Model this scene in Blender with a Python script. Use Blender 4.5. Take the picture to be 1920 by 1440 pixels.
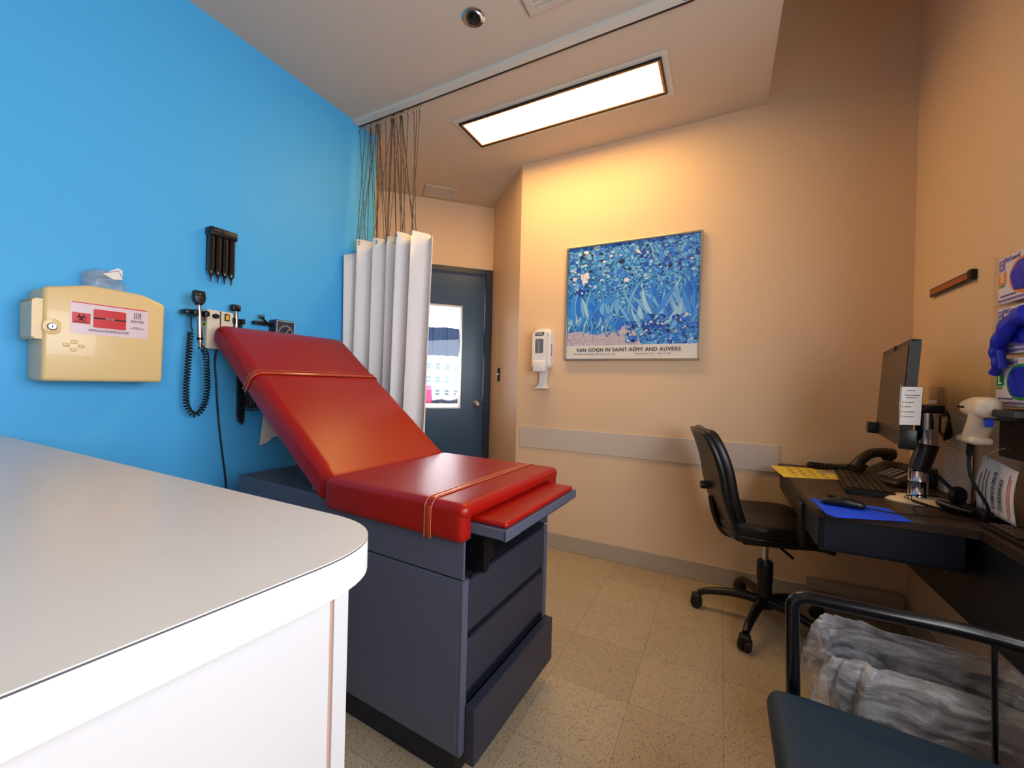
import bpy, bmesh, math, random
from mathutils import Vector, Matrix
R = math.radians
rnd = random.Random(7)
scene = bpy.context.scene
for o in list(bpy.data.objects): bpy.data.objects.remove(o)
C = bpy.data.collections.new('exam_room'); scene.collection.children.link(C)

# ------------------------------------------------------------------ camera
cam_d = bpy.data.cameras.new('camera'); cam = bpy.data.objects.new('camera', cam_d); C.objects.link(cam)
cam_d.sensor_fit = 'HORIZONTAL'; cam_d.sensor_width = 36.0; cam_d.lens = 36.0 * 759.7 / 1920.0
cam_d.clip_start = 0.02; cam_d.clip_end = 400
yaw, pitch, roll = R(27.39), R(-0.04), R(1.40)
fw = Vector((-math.sin(yaw)*math.cos(pitch), math.cos(yaw)*math.cos(pitch), math.sin(pitch)))
rt0 = Vector((math.cos(yaw), math.sin(yaw), 0)); up0 = rt0.cross(fw)
rt = math.cos(roll)*rt0 + math.sin(roll)*up0; up = -math.sin(roll)*rt0 + math.cos(roll)*up0
cam.matrix_world = Matrix(((rt.x, up.x, -fw.x, 0), (rt.y, up.y, -fw.y, 0), (rt.z, up.z, -fw.z, 1.14), (0, 0, 0, 1)))
scene.camera = cam

# ------------------------------------------------------------------ view, world, daylight
vs = scene.view_settings
vs.view_transform = 'Standard'; vs.look = 'None'; vs.gamma = 1.0; vs.use_curve_mapping = False
vs.exposure = 0.42
SKY = 8.0; LAMP = 19.0
w = bpy.data.worlds.new('world'); scene.world = w; w.use_nodes = True
nt = w.node_tree; bg = nt.nodes['Background']
bg.inputs[0].default_value = (0.86, 0.92, 1.0, 1); bg.inputs[1].default_value = SKY

def portal(name, loc, direction, sx, sy):
    d = bpy.data.lights.new(name, 'AREA'); d.shape = 'RECTANGLE'; d.size = sx; d.size_y = sy
    o = bpy.data.objects.new(name, d); C.objects.link(o); o.location = loc
    o.rotation_euler = Vector(direction).to_track_quat('-Z', 'Y').to_euler()
    d.cycles.is_portal = True
    return o
WY0, WY1, WZ0, WZ1 = -1.00, 1.25, 0.95, 1.95
portal('window_daylight', (0.94, (WY0+WY1)/2, (WZ0+WZ1)/2), (-1, 0, 0), WY1-WY0, WZ1-WZ0)

# ------------------------------------------------------------------ materials
def lin(c):
    return tuple(((v/255.0)/12.92 if v/255.0 <= 0.04045 else ((v/255.0+0.055)/1.055)**2.4) for v in c) + (1.0,)
def mat(name, rgb, rough=0.5, metal=0.0, spec=0.5, bump=0.0, bscale=60.0, var=0.0, vscale=8.0, coat=0.0, trans=0.0, alpha=1.0, emit=None, es=0.0, sheen=0.0, ior=1.45):
    m = bpy.data.materials.new(name); m.use_nodes = True
    n = m.node_tree.nodes; l = m.node_tree.links; b = n['Principled BSDF']
    b.inputs['Base Color'].default_value = lin(rgb)
    b.inputs['Roughness'].default_value = rough; b.inputs['Metallic'].default_value = metal
    b.inputs['Specular IOR Level'].default_value = spec
    b.inputs['Coat Weight'].default_value = coat; b.inputs['Transmission Weight'].default_value = trans
    b.inputs['Alpha'].default_value = alpha; b.inputs['IOR'].default_value = ior
    b.inputs['Sheen Weight'].default_value = sheen
    if emit:
        b.inputs['Emission Color'].default_value = lin(emit); b.inputs['Emission Strength'].default_value = es
    tc = n.new('ShaderNodeTexCoord')
    if var > 0:
        no = n.new('ShaderNodeTexNoise'); no.inputs['Scale'].default_value = vscale; no.inputs['Detail'].default_value = 6
        l.new(tc.outputs['Object'], no.inputs['Vector'])
        mx = n.new('ShaderNodeMix'); mx.data_type = 'RGBA'
        c = lin(rgb); mx.inputs['A'].default_value = tuple(v*(1-var) for v in c[:3])+(1,)
        mx.inputs['B'].default_value = tuple(min(1, v*(1+var)) for v in c[:3])+(1,)
        l.new(no.outputs['Fac'], mx.inputs['Factor']); l.new(mx.outputs['Result'], b.inputs['Base Color'])
    if bump > 0:
        no = n.new('ShaderNodeTexNoise'); no.inputs['Scale'].default_value = bscale; no.inputs['Detail'].default_value = 4
        l.new(tc.outputs['Object'], no.inputs['Vector'])
        bp = n.new('ShaderNodeBump'); bp.inputs['Strength'].default_value = bump; bp.inputs['Distance'].default_value = 0.002
        l.new(no.outputs['Fac'], bp.inputs['Height']); l.new(bp.outputs['Normal'], b.inputs['Normal'])
    return m
M = {}
M['blue_wall'] = mat('blue_wall_paint', (78, 178, 240), 0.5, bump=0.06, bscale=140, var=0.02, vscale=2, spec=0.3)
M['wall'] = mat('peach_wall_paint', (228, 196, 162), 0.55, bump=0.06, bscale=140, var=0.02, vscale=2, spec=0.3)
M['ceiling'] = mat('ceiling_paint', (204, 188, 170), 0.8, bump=0.1, bscale=200, var=0.02, vscale=1.5, spec=0.2)
M['door'] = mat('dark_blue_door_paint', (46, 74, 108), 0.3, bump=0.05, bscale=90, var=0.06, vscale=3)
M['doorframe'] = mat('navy_door_frame_paint', (28, 44, 70), 0.35, bump=0.03)
M['red'] = mat('red_vinyl', (152, 14, 6), 0.34, bump=0.10, bscale=40, var=0.05, vscale=6)
M['grey'] = mat('slate_painted_steel', (82, 85, 102), 0.4, bump=0.05, bscale=300)
M['drawer'] = mat('charcoal_drawer_laminate', (44, 46, 60), 0.45, bump=0.05, bscale=200)
M['kick'] = mat('dark_plinth', (24, 24, 34), 0.5, bump=0.05)
M['glossblack'] = mat('glossy_black_plastic', (12, 12, 15), 0.12, bump=0.01, coat=1.0)
M['black'] = mat('black_plastic', (13, 13, 15), 0.35, bump=0.05, bscale=200)
M['blackrub'] = mat('black_rubber', (14, 14, 16), 0.5, bump=0.05, bscale=200)
M['leather'] = mat('black_vinyl_upholstery', (24, 17, 16), 0.36, bump=0.2, bscale=120)
M['chrome'] = mat('chrome', (200, 200, 205), 0.12, 1.0, bump=0.01)
M['steel'] = mat('brushed_steel', (165, 165, 168), 0.3, 1.0, bump=0.03)
M['blackchrome'] = mat('black_enamel_tube', (8, 9, 14), 0.2, 0.0, 0.5, coat=0.15, bump=0.01)
M['countertop'] = mat('beige_laminate', (214, 204, 194), 0.28, var=0.02, vscale=30, spec=0.4, bump=0.02, bscale=300)
M['counteredge'] = mat('white_laminate_edge', (226, 221, 216), 0.35, bump=0.02)
M['seam'] = mat('dark_laminate_seam', (70, 66, 72), 0.6, bump=0.02)
M['counterbody'] = mat('white_cabinet_laminate', (196, 191, 190), 0.4, var=0.02, vscale=5, bump=0.02)
M['white'] = mat('white_plastic', (236, 234, 236), 0.3, bump=0.02)
M['cream'] = mat('cream_plastic', (226, 196, 140), 0.3, bump=0.04, bscale=100, coat=0.2)
M['offwhite'] = mat('off_white_enamel', (216, 206, 188), 0.4, bump=0.03)
M['fabric'] = mat('white_curtain_fabric', (238, 232, 228), 0.8, bump=0.3, bscale=500, sheen=0.2)
M['chain'] = mat('bronze_bead_chain', (116, 98, 78), 0.35, 0.7, bump=0.3, bscale=300)
M['trackwhite'] = mat('white_track_enamel', (206, 204, 196), 0.4, bump=0.02)
M['desk'] = mat('dark_brown_laminate', (54, 40, 33), 0.38, var=0.06, vscale=12, bump=0.03)
M['deskedge'] = mat('dark_navy_laminate', (14, 20, 34), 0.42, bump=0.03)
M['rail'] = mat('beige_wall_guard_vinyl', (206, 192, 180), 0.4, bump=0.05, bscale=90)
M['base'] = mat('grey_beige_rubber_base', (178, 164, 146), 0.45, bump=0.05, var=0.05, vscale=7)
M['teal'] = mat('teal_vinyl', (4, 32, 48), 0.55, bump=0.2, bscale=300, var=0.04)
M['paper'] = mat('white_paper', (232, 226, 220), 0.7, bump=0.03)
M['yellow'] = mat('yellow_paper', (232, 206, 84), 0.7, bump=0.03)
M['bluepad'] = mat('blue_foam_pad', (14, 70, 220), 0.6, bump=0.1, bscale=300)
M['ink'] = mat('black_ink', (24, 22, 26), 0.6, bump=0.01)
M['greyink'] = mat('grey_ink', (120, 116, 116), 0.6, bump=0.01)
M['redink'] = mat('red_ink', (214, 50, 60), 0.6, bump=0.01)
M['labelred'] = mat('red_label', (200, 44, 48), 0.25, bump=0.01)
M['labelwhite'] = mat('pale_label', (226, 206, 214), 0.2, bump=0.01, coat=0.5)
M['boxwhite'] = mat('glove_box_card', (214, 208, 220), 0.45, bump=0.02)
M['boxpurple'] = mat('lavender_print', (120, 108, 176), 0.45, bump=0.02)
M['orange'] = mat('orange_print', (236, 130, 30), 0.45, bump=0.02)
M['green'] = mat('green_print', (20, 140, 60), 0.45, bump=0.02)
M['olive'] = mat('olive_print', (140, 150, 60), 0.45, bump=0.02)
M['nitrile'] = mat('blue_nitrile', (30, 44, 190), 0.4, bump=0.2, bscale=60)
M['screen'] = mat('dark_monitor_screen', (52, 42, 38), 0.25, bump=0.01)
M['key'] = mat('brown_black_keycap', (56, 44, 38), 0.45, bump=0.02)
M['keyphone'] = mat('grey_phone_key', (120, 116, 112), 0.45, bump=0.02)
M['phone'] = mat('charcoal_phone_plastic', (44, 40, 38), 0.4, bump=0.06, bscale=200)
M['plinth'] = mat('pale_base_enamel', (226, 206, 180), 0.35, bump=0.02)
M['silver'] = mat('silver_paint', (170, 172, 178), 0.3, 0.8, bump=0.02)
M['gold'] = mat('amber_piping', (206, 124, 76), 0.3, bump=0.02, coat=0.5)
M['strap'] = mat('clear_strap_over_red', (176, 44, 22), 0.2, bump=0.02, coat=0.8)
M['wood'] = mat('orange_wood_strip', (168, 92, 34), 0.5, var=0.15, vscale=20, bump=0.05)
M['joint'] = mat('tan_edge_strip', (176, 140, 120), 0.6, bump=0.02)
M['pink'] = mat('pink_bag_plastic', (236, 60, 110), 0.4, bump=0.1)
M['facade'] = mat('pale_facade', (236, 230, 224), 0.8, bump=0.1, bscale=2)
M['farglass'] = mat('far_window_glass', (24, 50, 56), 0.5, bump=0.02)
M['shade'] = mat('dark_blue_shade_fabric', (22, 50, 84), 0.7, var=0.5, vscale=9, bump=0.2)
M['brown'] = mat('brown_card', (150, 120, 100), 0.7, bump=0.1)
M['aluminium'] = mat('aluminium_frame', (190, 180, 168), 0.28, 1.0, bump=0.02)
M['glass'] = mat('window_glass', (255, 255, 255), 0.0, spec=0.5, trans=1.0, ior=1.0)
M['limegreen'] = mat('lime_sticker', (190, 214, 40), 0.5, bump=0.02)
M['amber'] = mat('amber_rocker_switch', (226, 170, 60), 0.3, bump=0.02)
M['gauge'] = mat('dark_slate_gauge_face', (34, 44, 66), 0.4, bump=0.02)
M['lens'] = mat('smoky_plastic_window', (100, 104, 116), 0.15, bump=0.01, coat=0.6)
M['trim'] = mat('grey_trim', (196, 184, 168), 0.5, bump=0.02)
M['bin'] = mat('grey_bin_plastic', (60, 56, 56), 0.5, bump=0.05)
M['diffuser'] = mat('lit_lamp_diffuser', (255, 244, 220), 0.5, emit=(255, 208, 124), es=LAMP, bump=0.01)

def thinglass(name, tint=(1, 1, 1), refl=1.0, rough=0.0, ior=1.5):
    m = bpy.data.materials.new(name); m.use_nodes = True
    n = m.node_tree.nodes; l = m.node_tree.links; n.clear()
    out = n.new('ShaderNodeOutputMaterial'); t = n.new('ShaderNodeBsdfTransparent'); t.inputs[0].default_value = tint+(1,)
    g = n.new('ShaderNodeBsdfGlossy'); g.inputs['Roughness'].default_value = rough
    f = n.new('ShaderNodeFresnel'); f.inputs['IOR'].default_value = ior
    mx = n.new('ShaderNodeMixShader'); mu = n.new('ShaderNodeMath'); mu.operation = 'MULTIPLY'; mu.inputs[1].default_value = refl
    no = n.new('ShaderNodeTexNoise'); no.inputs['Scale'].default_value = 4
    bp = n.new('ShaderNodeBump'); bp.inputs['Strength'].default_value = 0.01; bp.inputs['Distance'].default_value = 0.001
    l.new(no.outputs['Fac'], bp.inputs['Height']); l.new(bp.outputs['Normal'], g.inputs['Normal'])
    gm = n.new('ShaderNodeNewGeometry'); sb = n.new('ShaderNodeMath'); sb.operation = 'SUBTRACT'; sb.inputs[0].default_value = 1.0
    m2 = n.new('ShaderNodeMath'); m2.operation = 'MULTIPLY'; l.new(gm.outputs['Backfacing'], sb.inputs[1]); l.new(sb.outputs[0], m2.inputs[1])
    l.new(f.outputs[0], mu.inputs[0]); l.new(mu.outputs[0], m2.inputs[0]); l.new(m2.outputs[0], mx.inputs[0])
    l.new(t.outputs[0], mx.inputs[1]); l.new(g.outputs[0], mx.inputs[2]); l.new(mx.outputs[0], out.inputs[0])
    return m
M['pane'] = thinglass('thin_window_glass')
M['posterglass'] = thinglass('poster_glass', refl=1.0)
M['clearplastic'] = thinglass('clear_acrylic', tint=(0.93, 0.93, 0.95), refl=1.2, rough=0.08)
def bag_mat():
    m = bpy.data.materials.new('translucent_bin_liner'); m.use_nodes = True
    n = m.node_tree.nodes; l = m.node_tree.links; n.clear()
    out = n.new('ShaderNodeOutputMaterial'); t = n.new('ShaderNodeBsdfTransparent'); t.inputs[0].default_value = (0.9, 0.9, 0.92, 1)
    p = n.new('ShaderNodeBsdfPrincipled'); p.inputs['Base Color'].default_value = (0.72, 0.72, 0.76, 1); p.inputs['Roughness'].default_value = 0.25
    p.inputs['Coat Weight'].default_value = 0.4
    no = n.new('ShaderNodeTexNoise'); no.inputs['Scale'].default_value = 14; no.inputs['Detail'].default_value = 8; no.inputs['Distortion'].default_value = 1.2
    tc = n.new('ShaderNodeTexCoord'); mpp = n.new('ShaderNodeMapping'); mpp.inputs['Scale'].default_value = (.55, .8, 2.2); l.new(tc.outputs['Object'], mpp.inputs[0]); l.new(mpp.outputs[0], no.inputs['Vector'])
    bp = n.new('ShaderNodeBump'); bp.inputs['Strength'].default_value = 0.7; bp.inputs['Distance'].default_value = 0.02
    l.new(no.outputs['Fac'], bp.inputs['Height']); l.new(bp.outputs['Normal'], p.inputs['Normal'])
    mr = n.new('ShaderNodeMapRange'); mr.inputs['From Min'].default_value = 0.35; mr.inputs['From Max'].default_value = 0.65
    mr.inputs['To Min'].default_value = 0.06; mr.inputs['To Max'].default_value = 0.42
    l.new(no.outputs['Fac'], mr.inputs['Value'])
    mx = n.new('ShaderNodeMixShader'); l.new(mr.outputs[0], mx.inputs[0]); l.new(t.outputs[0], mx.inputs[1]); l.new(p.outputs[0], mx.inputs[2])
    l.new(mx.outputs[0], out.inputs[0]); return m
M['bag'] = bag_mat()
def floor_mat():
    m = mat('speckled_vinyl_tile', (200, 184, 160), 0.3, spec=0.45)
    n = m.node_tree.nodes; l = m.node_tree.links; b = n['Principled BSDF']
    geo = n.new('ShaderNodeNewGeometry'); mp = n.new('ShaderNodeVectorMath'); mp.operation = 'SUBTRACT'; mp.inputs[1].default_value = (0.03, 1.195, 0)
    l.new(geo.outputs['Position'], mp.inputs[0])
    br = n.new('ShaderNodeTexBrick'); br.offset = 0; br.squash = 1
    br.inputs['Scale'].default_value = 1.0; br.inputs['Brick Width'].default_value = 0.3048; br.inputs['Row Height'].default_value = 0.3048
    br.inputs['Mortar Size'].default_value = 0.0009; br.inputs['Mortar Smooth'].default_value = 0.3
    br.inputs['Color1'].default_value = lin((184, 163, 134)); br.inputs['Color2'].default_value = lin((174, 153, 124)); br.inputs['Mortar'].default_value = lin((120, 104, 84))
    l.new(mp.outputs[0], br.inputs['Vector'])
    vo = n.new('ShaderNodeTexVoronoi'); vo.inputs['Scale'].default_value = 170; l.new(mp.outputs[0], vo.inputs['Vector'])
    lt = n.new('ShaderNodeMath'); lt.operation = 'LESS_THAN'; lt.inputs[1].default_value = 0.34; l.new(vo.outputs['Distance'], lt.inputs[0])
    sc = n.new('ShaderNodeSeparateColor'); l.new(vo.outputs['Color'], sc.inputs[0])
    gt = n.new('ShaderNodeMath'); gt.operation = 'GREATER_THAN'; gt.inputs[1].default_value = 0.66; l.new(sc.outputs[0], gt.inputs[0])
    mu = n.new('ShaderNodeMath'); mu.operation = 'MULTIPLY'; l.new(lt.outputs[0], mu.inputs[0]); l.new(gt.outputs[0], mu.inputs[1])
    m8 = n.new('ShaderNodeMath'); m8.operation = 'MULTIPLY'; m8.inputs[1].default_value = 0.75; l.new(mu.outputs[0], m8.inputs[0])
    no = n.new('ShaderNodeTexNoise'); no.inputs['Scale'].default_value = 60; no.inputs['Detail'].default_value = 6; l.new(mp.outputs[0], no.inputs['Vector'])
    m1 = n.new('ShaderNodeMix'); m1.data_type = 'RGBA'; m1.blend_type = 'MULTIPLY'; m1.inputs['Factor'].default_value = 0.22
    l.new(br.outputs['Color'], m1.inputs['A']); l.new(no.outputs['Color'], m1.inputs['B'])
    m2 = n.new('ShaderNodeMix'); m2.data_type = 'RGBA'; l.new(m8.outputs[0], m2.inputs['Factor'])
    l.new(m1.outputs['Result'], m2.inputs['A']); m2.inputs['B'].default_value = lin((58, 50, 46))
    l.new(m2.outputs['Result'], b.inputs['Base Color'])
    rn = n.new('ShaderNodeTexNoise'); rn.inputs['Scale'].default_value = 3; l.new(mp.outputs[0], rn.inputs['Vector'])
    rr = n.new('ShaderNodeMapRange'); rr.inputs['To Min'].default_value = 0.22; rr.inputs['To Max'].default_value = 0.4; l.new(rn.outputs['Fac'], rr.inputs['Value'])
    l.new(rr.outputs[0], b.inputs['Roughness'])
    return m
M['floor'] = floor_mat()

# ------------------------------------------------------------------ mesh helpers
def obj(name, bm, m, parent=None, smooth=False, loc=None, mx=None):
    me = bpy.data.meshes.new(name)
    if mx is not None: bmesh.ops.transform(bm, matrix=mx, verts=bm.verts)
    if parent is not None:    # meshes are modelled in room coordinates, stored relative to their parent
        k = Matrix.Identity(4); q = parent
        while q is not None: k = q.matrix_basis @ k; q = q.parent
        bmesh.ops.transform(bm, matrix=k.inverted(), verts=bm.verts)
    bmesh.ops.recalc_face_normals(bm, faces=bm.faces)
    bm.to_mesh(me); bm.free()
    for mm in (m if isinstance(m, (list, tuple)) else [m]): me.materials.append(mm)
    for p in me.polygons: p.use_smooth = bool(smooth)
    if smooth:
        try: me.set_sharp_from_angle(angle=R(smooth if smooth is not True else 40))
        except Exception: pass
    o = bpy.data.objects.new(name, me); C.objects.link(o)
    if parent is not None: o.parent = parent
    if loc: o.location = loc
    return o
def tag(o, label=None, cat=None, group=None, kind=None):
    if label: o['label'] = label
    if cat: o['category'] = cat
    if group: o['group'] = group
    if kind: o['kind'] = kind
    return o
def thing(name, label, cat, loc=(0, 0, 0), rz=0, group=None):
    o = bpy.data.objects.new(name, None); C.objects.link(o); o.location = loc; o.rotation_euler = (0, 0, rz)
    o.empty_display_size = 0.05
    return tag(o, label, cat, group)
def struct(name, bm, m, parent=None, label=None, smooth=False):
    o = obj(name, bm, m, parent, smooth)
    if parent is None: o['kind'] = 'structure'
    if label: o['label'] = label
    return o
NB = bmesh.new
def box(bm, a, b, bev=0.0, seg=2, mi=0, mx=None):
    t = bmesh.new()
    x0, x1 = sorted((a[0], b[0])); y0, y1 = sorted((a[1], b[1])); z0, z1 = sorted((a[2], b[2]))
    v = [t.verts.new((x, y, z)) for z in (z0, z1) for y in (y0, y1) for x in (x0, x1)]
    for f in ((0, 2, 3, 1), (4, 5, 7, 6), (0, 1, 5, 4), (2, 6, 7, 3), (0, 4, 6, 2), (1, 3, 7, 5)): t.faces.new([v[i] for i in f])
    if bev > 0:
        bev = min(bev, 0.49*min(x1-x0, y1-y0, z1-z0))
        bmesh.ops.bevel(t, geom=t.edges[:], offset=bev, segments=seg, profile=0.5, affect='EDGES')
    return merge(bm, t, mi, mx)
def merge(bm, t, mi=0, mx=None):
    if mx is not None: bmesh.ops.transform(t, matrix=mx, verts=t.verts)
    bmesh.ops.recalc_face_normals(t, faces=t.faces)
    vm = {v: bm.verts.new(v.co) for v in t.verts}
    for f in t.faces:
        try:
            nf = bm.faces.new([vm[v] for v in f.verts]); nf.material_index = mi; nf.smooth = True
        except ValueError: pass
    t.free(); return bm
def prism(bm, pts, z0, z1, bev=0.0, seg=2, mi=0, mx=None, edges='all'):
    t = bmesh.new()
    lo = [t.verts.new((p[0], p[1], z0)) for p in pts]; hi = [t.verts.new((p[0], p[1], z1)) for p in pts]
    n = len(pts); t.faces.new(lo[::-1]); t.faces.new(hi)
    for i in range(n): t.faces.new((lo[i], lo[(i+1) % n], hi[(i+1) % n], hi[i]))
    if bev > 0:
        ed = t.edges[:]
        if edges == 'caps': ed = [e for e in ed if abs(e.verts[0].co.z-e.verts[1].co.z) < 1e-9]
        bmesh.ops.bevel(t, geom=ed, offset=bev, segments=seg, profile=0.5, affect='EDGES')
    return merge(bm, t, mi, mx)
def rpoly(x0, y0, x1, y1, r, n=6):
    out = []
    for cx, cy, a in ((x1-r, y1-r, 0), (x0+r, y1-r, 90), (x0+r, y0+r, 180), (x1-r, y0+r, 270)):
        for i in range(n+1):
            t = R(a+90*i/n); out.append((cx+r*math.cos(t), cy+r*math.sin(t)))
    return out
def lathe(bm, prof, n=32, mi=0, mx=None, cap=True):
    t = bmesh.new(); rings = []
    for r, z in prof:
        rings.append([t.verts.new((r*math.cos(2*math.pi*i/n), r*math.sin(2*math.pi*i/n), z)) for i in range(n)])
    for a, b in zip(rings, rings[1:]):
        for i in range(n): t.faces.new((a[i], a[(i+1) % n], b[(i+1) % n], b[i]))
    if cap:
        t.faces.new(rings[0][::-1]); t.faces.new(rings[-1])
    return merge(bm, t, mi, mx)
def tube(bm, pts, r, n=8, mi=0, mx=None, close=False):
    t = bmesh.new(); pts = [Vector(p) for p in pts]; N = len(pts)
    rs = r if isinstance(r, (list, tuple)) else [r]*N
    T = []
    for i in range(N):
        if close: d = pts[(i+1) % N]-pts[i-1]
        else: d = pts[min(i+1, N-1)]-pts[max(i-1, 0)]
        T.append(d.normalized() if d.length > 1e-9 else Vector((0, 0, 1)))
    ref = Vector((0, 0, 1)) if abs(T[0].z) < 0.9 else Vector((1, 0, 0))
    nrm = (ref - T[0]*ref.dot(T[0])).normalized(); rings = []
    for i in range(N):
        nrm = nrm - T[i]*nrm.dot(T[i])
        nrm = nrm.normalized() if nrm.length > 1e-6 else T[i].orthogonal().normalized()
        bn = T[i].cross(nrm)
        rings.append([t.verts.new(pts[i]+rs[i]*(math.cos(2*math.pi*k/n)*nrm+math.sin(2*math.pi*k/n)*bn)) for k in range(n)])
    for i in range(N if close else N-1):
        a, b = rings[i], rings[(i+1) % N]
        for k in range(n): t.faces.new((a[k], a[(k+1) % n], b[(k+1) % n], b[k]))
    if not close: t.faces.new(rings[0][::-1]); t.faces.new(rings[-1])
    return merge(bm, t, mi, mx)
def smoothpath(pts, k=6):
    pts = [Vector(p) for p in pts]; out = []
    P = [pts[0]*2-pts[1]]+pts+[pts[-1]*2-pts[-2]]
    for i in range(1, len(P)-2):
        for j in range(k):
            t = j/k; a, b, c, d = P[i-1], P[i], P[i+1], P[i+2]
            out.append(0.5*((2*b)+(c-a)*t+(2*a-5*b+4*c-d)*t*t+(3*b-a-3*c+d)*t**3))
    out.append(pts[-1]); return out
def fillet(pts, r, k=6):
    pts = [Vector(p) for p in pts]; out = [pts[0]]
    for a, b, c in zip(pts, pts[1:], pts[2:]):
        d1 = (a-b).normalized(); d2 = (c-b).normalized(); rr = min(r, 0.49*(a-b).length, 0.49*(c-b).length)
        p, q = b+d1*rr, b+d2*rr
        for i in range(k+1):
            t = i/k; out.append(p*(1-t)**2+b*2*t*(1-t)+q*t*t)
    out.append(pts[-1]); return out
def coil(path, r, pitch, per=10):
    path = [Vector(p) for p in path]; out = []; L = [0]
    for a, b in zip(path, path[1:]): L.append(L[-1]+(b-a).length)
    n = int(L[-1]/pitch*per); j = 0; nrm = None
    for i in range(n+1):
        s = L[-1]*i/n
        while j < len(L)-2 and L[j+1] < s: j += 1
        a, b = path[j], path[j+1]; t = (s-L[j])/max(1e-9, L[j+1]-L[j]); T = (b-a).normalized()
        if nrm is None: nrm = T.orthogonal().normalized()
        nrm = (nrm-T*nrm.dot(T)).normalized(); bn = T.cross(nrm); an = 2*math.pi*i/per
        out.append(a.lerp(b, t)+r*(math.cos(an)*nrm+math.sin(an)*bn))
    return out
def cushion(bm, a, b, r, n=(24, 16, 6), mi=0, mx=None, fn=None):
    a = Vector(a); b = Vector(b); t = bmesh.new(); seen = {}
    def V(x, y, z):
        k = (round(x, 6), round(y, 6), round(z, 6))
        if k not in seen: seen[k] = t.verts.new((x, y, z))
        return seen[k]
    def lin_(lo, hi, m):
        # denser near the ends so the rounding is smooth
        s = [lo+(hi-lo)*i/m for i in range(m+1)]
        e = [lo+r*k for k in (0, .25, .5, .75, 1.0)]; f = [hi-r*k for k in (0, .25, .5, .75, 1.0)]
        mid = [x for x in s if lo+r*1.15 < x < hi-r*1.15]
        out = []
        for x in sorted(e+mid+f):
            if not out or x-out[-1] > 1e-5: out.append(x)
        return out
    X = lin_(a.x, b.x, n[0]); Y = lin_(a.y, b.y, n[1]); Z = lin_(a.z, b.z, n[2])
    def grid(A, B, f):
        for i in range(len(A)-1):
            for j in range(len(B)-1):
                t.faces.new([f(A[i], B[j]), f(A[i+1], B[j]), f(A[i+1], B[j+1]), f(A[i], B[j+1])])
    grid(X, Y, lambda x, y: V(x, y, a.z)); grid(X, Y, lambda x, y: V(x, y, b.z))
    grid(X, Z, lambda x, z: V(x, a.y, z)); grid(X, Z, lambda x, z: V(x, b.y, z))
    grid(Y, Z, lambda y, z: V(a.x, y, z)); grid(Y, Z, lambda y, z: V(b.x, y, z))
    rr = Vector((r, r, r)); lo, hi = a+rr, b-rr
    for v in t.verts:
        c = Vector([min(max(v.co[i], lo[i]), hi[i]) for i in range(3)])
        d = v.co-c
        if d.length > 1e-9: v.co = c+d.normalized()*r
        if fn: v.co = fn(v.co)
    return merge(bm, t, mi, mx)
def text_bm(bm, s, size, mx, mi=0, ext=0.0006, bold=0.0, align='CENTER', shear=0.0, sp=1.0):
    cu = bpy.data.curves.new('t', 'FONT'); cu.body = s; cu.size = size; cu.extrude = ext; cu.offset = bold*size
    cu.align_x = align; cu.align_y = 'CENTER'; cu.shear = shear; cu.space_character = sp; cu.resolution_u = 3
    o = bpy.data.objects.new('t', cu); C.objects.link(o)
    bpy.context.view_layer.update()
    me = bpy.data.meshes.new_from_object(o.evaluated_get(bpy.context.evaluated_depsgraph_get()))
    t = bmesh.new(); t.from_mesh(me); bpy.data.objects.remove(o); bpy.data.curves.remove(cu); bpy.data.meshes.remove(me)
    return merge(bm, t, mi, mx)
def frame(o, x, y, z=None):
    x = Vector(x).normalized(); y = Vector(y).normalized(); z = x.cross(y)
    return Matrix(((x.x, y.x, z.x, o[0]), (x.y, y.y, z.y, o[1]), (x.z, y.z, z.z, o[2]), (0, 0, 0, 1)))

# ------------------------------------------------------------------ the room
XL, XR, YB, YN, H, HH = -2.054, 0.823, 2.657, -2.0, 2.742, 3.35
A1 = Vector((-1.333, 2.657)); A2 = Vector((-1.888, 3.208)); A3 = Vector((-2.603, 2.493)); A4 = Vector((-2.054, 1.943))
b = NB(); prism(b, [(XL-.1, YN-.1), (XR+.1, YN-.1), (XR+.1, YB+.1), (-1.33, YB+.1), (-1.82, 3.28), (-2.70, 2.50), (XL-.1, 1.95)], -0.1, 0); struct('floor', b, M['floor'])
b = NB(); prism(b, [(XL-.1, YN-.1), (0.19, YN-.1), (0.19, YB+.1), (-1.33, YB+.1), (-1.84, 3.30), (-2.74, 2.50), (XL-.1, 1.90)], H, H+0.72); struct('ceiling', b, M['ceiling'])
b = NB(); box(b, (0.19, YN-.1, HH), (XR+.1, YB+.1, HH+.1)); struct('ceiling_raised', b, M['ceiling'])
b = NB(); prism(b, [(XL-.1, YN), (XL, YN), (XL, 1.943), (XL-.1, 1.90)], 0, H); struct('wall_left', b, M['blue_wall'])
b = NB(); prism(b, [(A4.x, A4.y), (A3.x, A3.y), (A3.x-.1, A3.y), (XL-.1, 1.90)], 0, H); struct('wall_alcove_left', b, M['wall'])
b = NB(); prism(b, [(A1.x, A1.y), (A1.x+.12, A1.y+.1), (A2.x+.1, A2.y+.1), (A2.x, A2.y)], 0, H); struct('wall_alcove_right', b, M['wall'])
b = NB(); box(b, (A1.x, YB, 0), (XR+.1, YB+.1, HH)); struct('wall_back', b, M['wall'])
b = NB()
box(b, (XR, YN, 0), (XR+.1, WY0, HH)); box(b, (XR, WY1, 0), (XR+.1, YB, HH)); box(b, (XR, WY0, 0), (XR+.1, WY1, WZ0)); box(b, (XR, WY0, WZ1), (XR+.1, WY1, HH))
struct('wall_right', b, M['wall'])
b = NB(); box(b, (XL-.1, YN-.1, 0), (XR+.1, YN, HH)); struct('wall_front', b, M['wall'])
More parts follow.
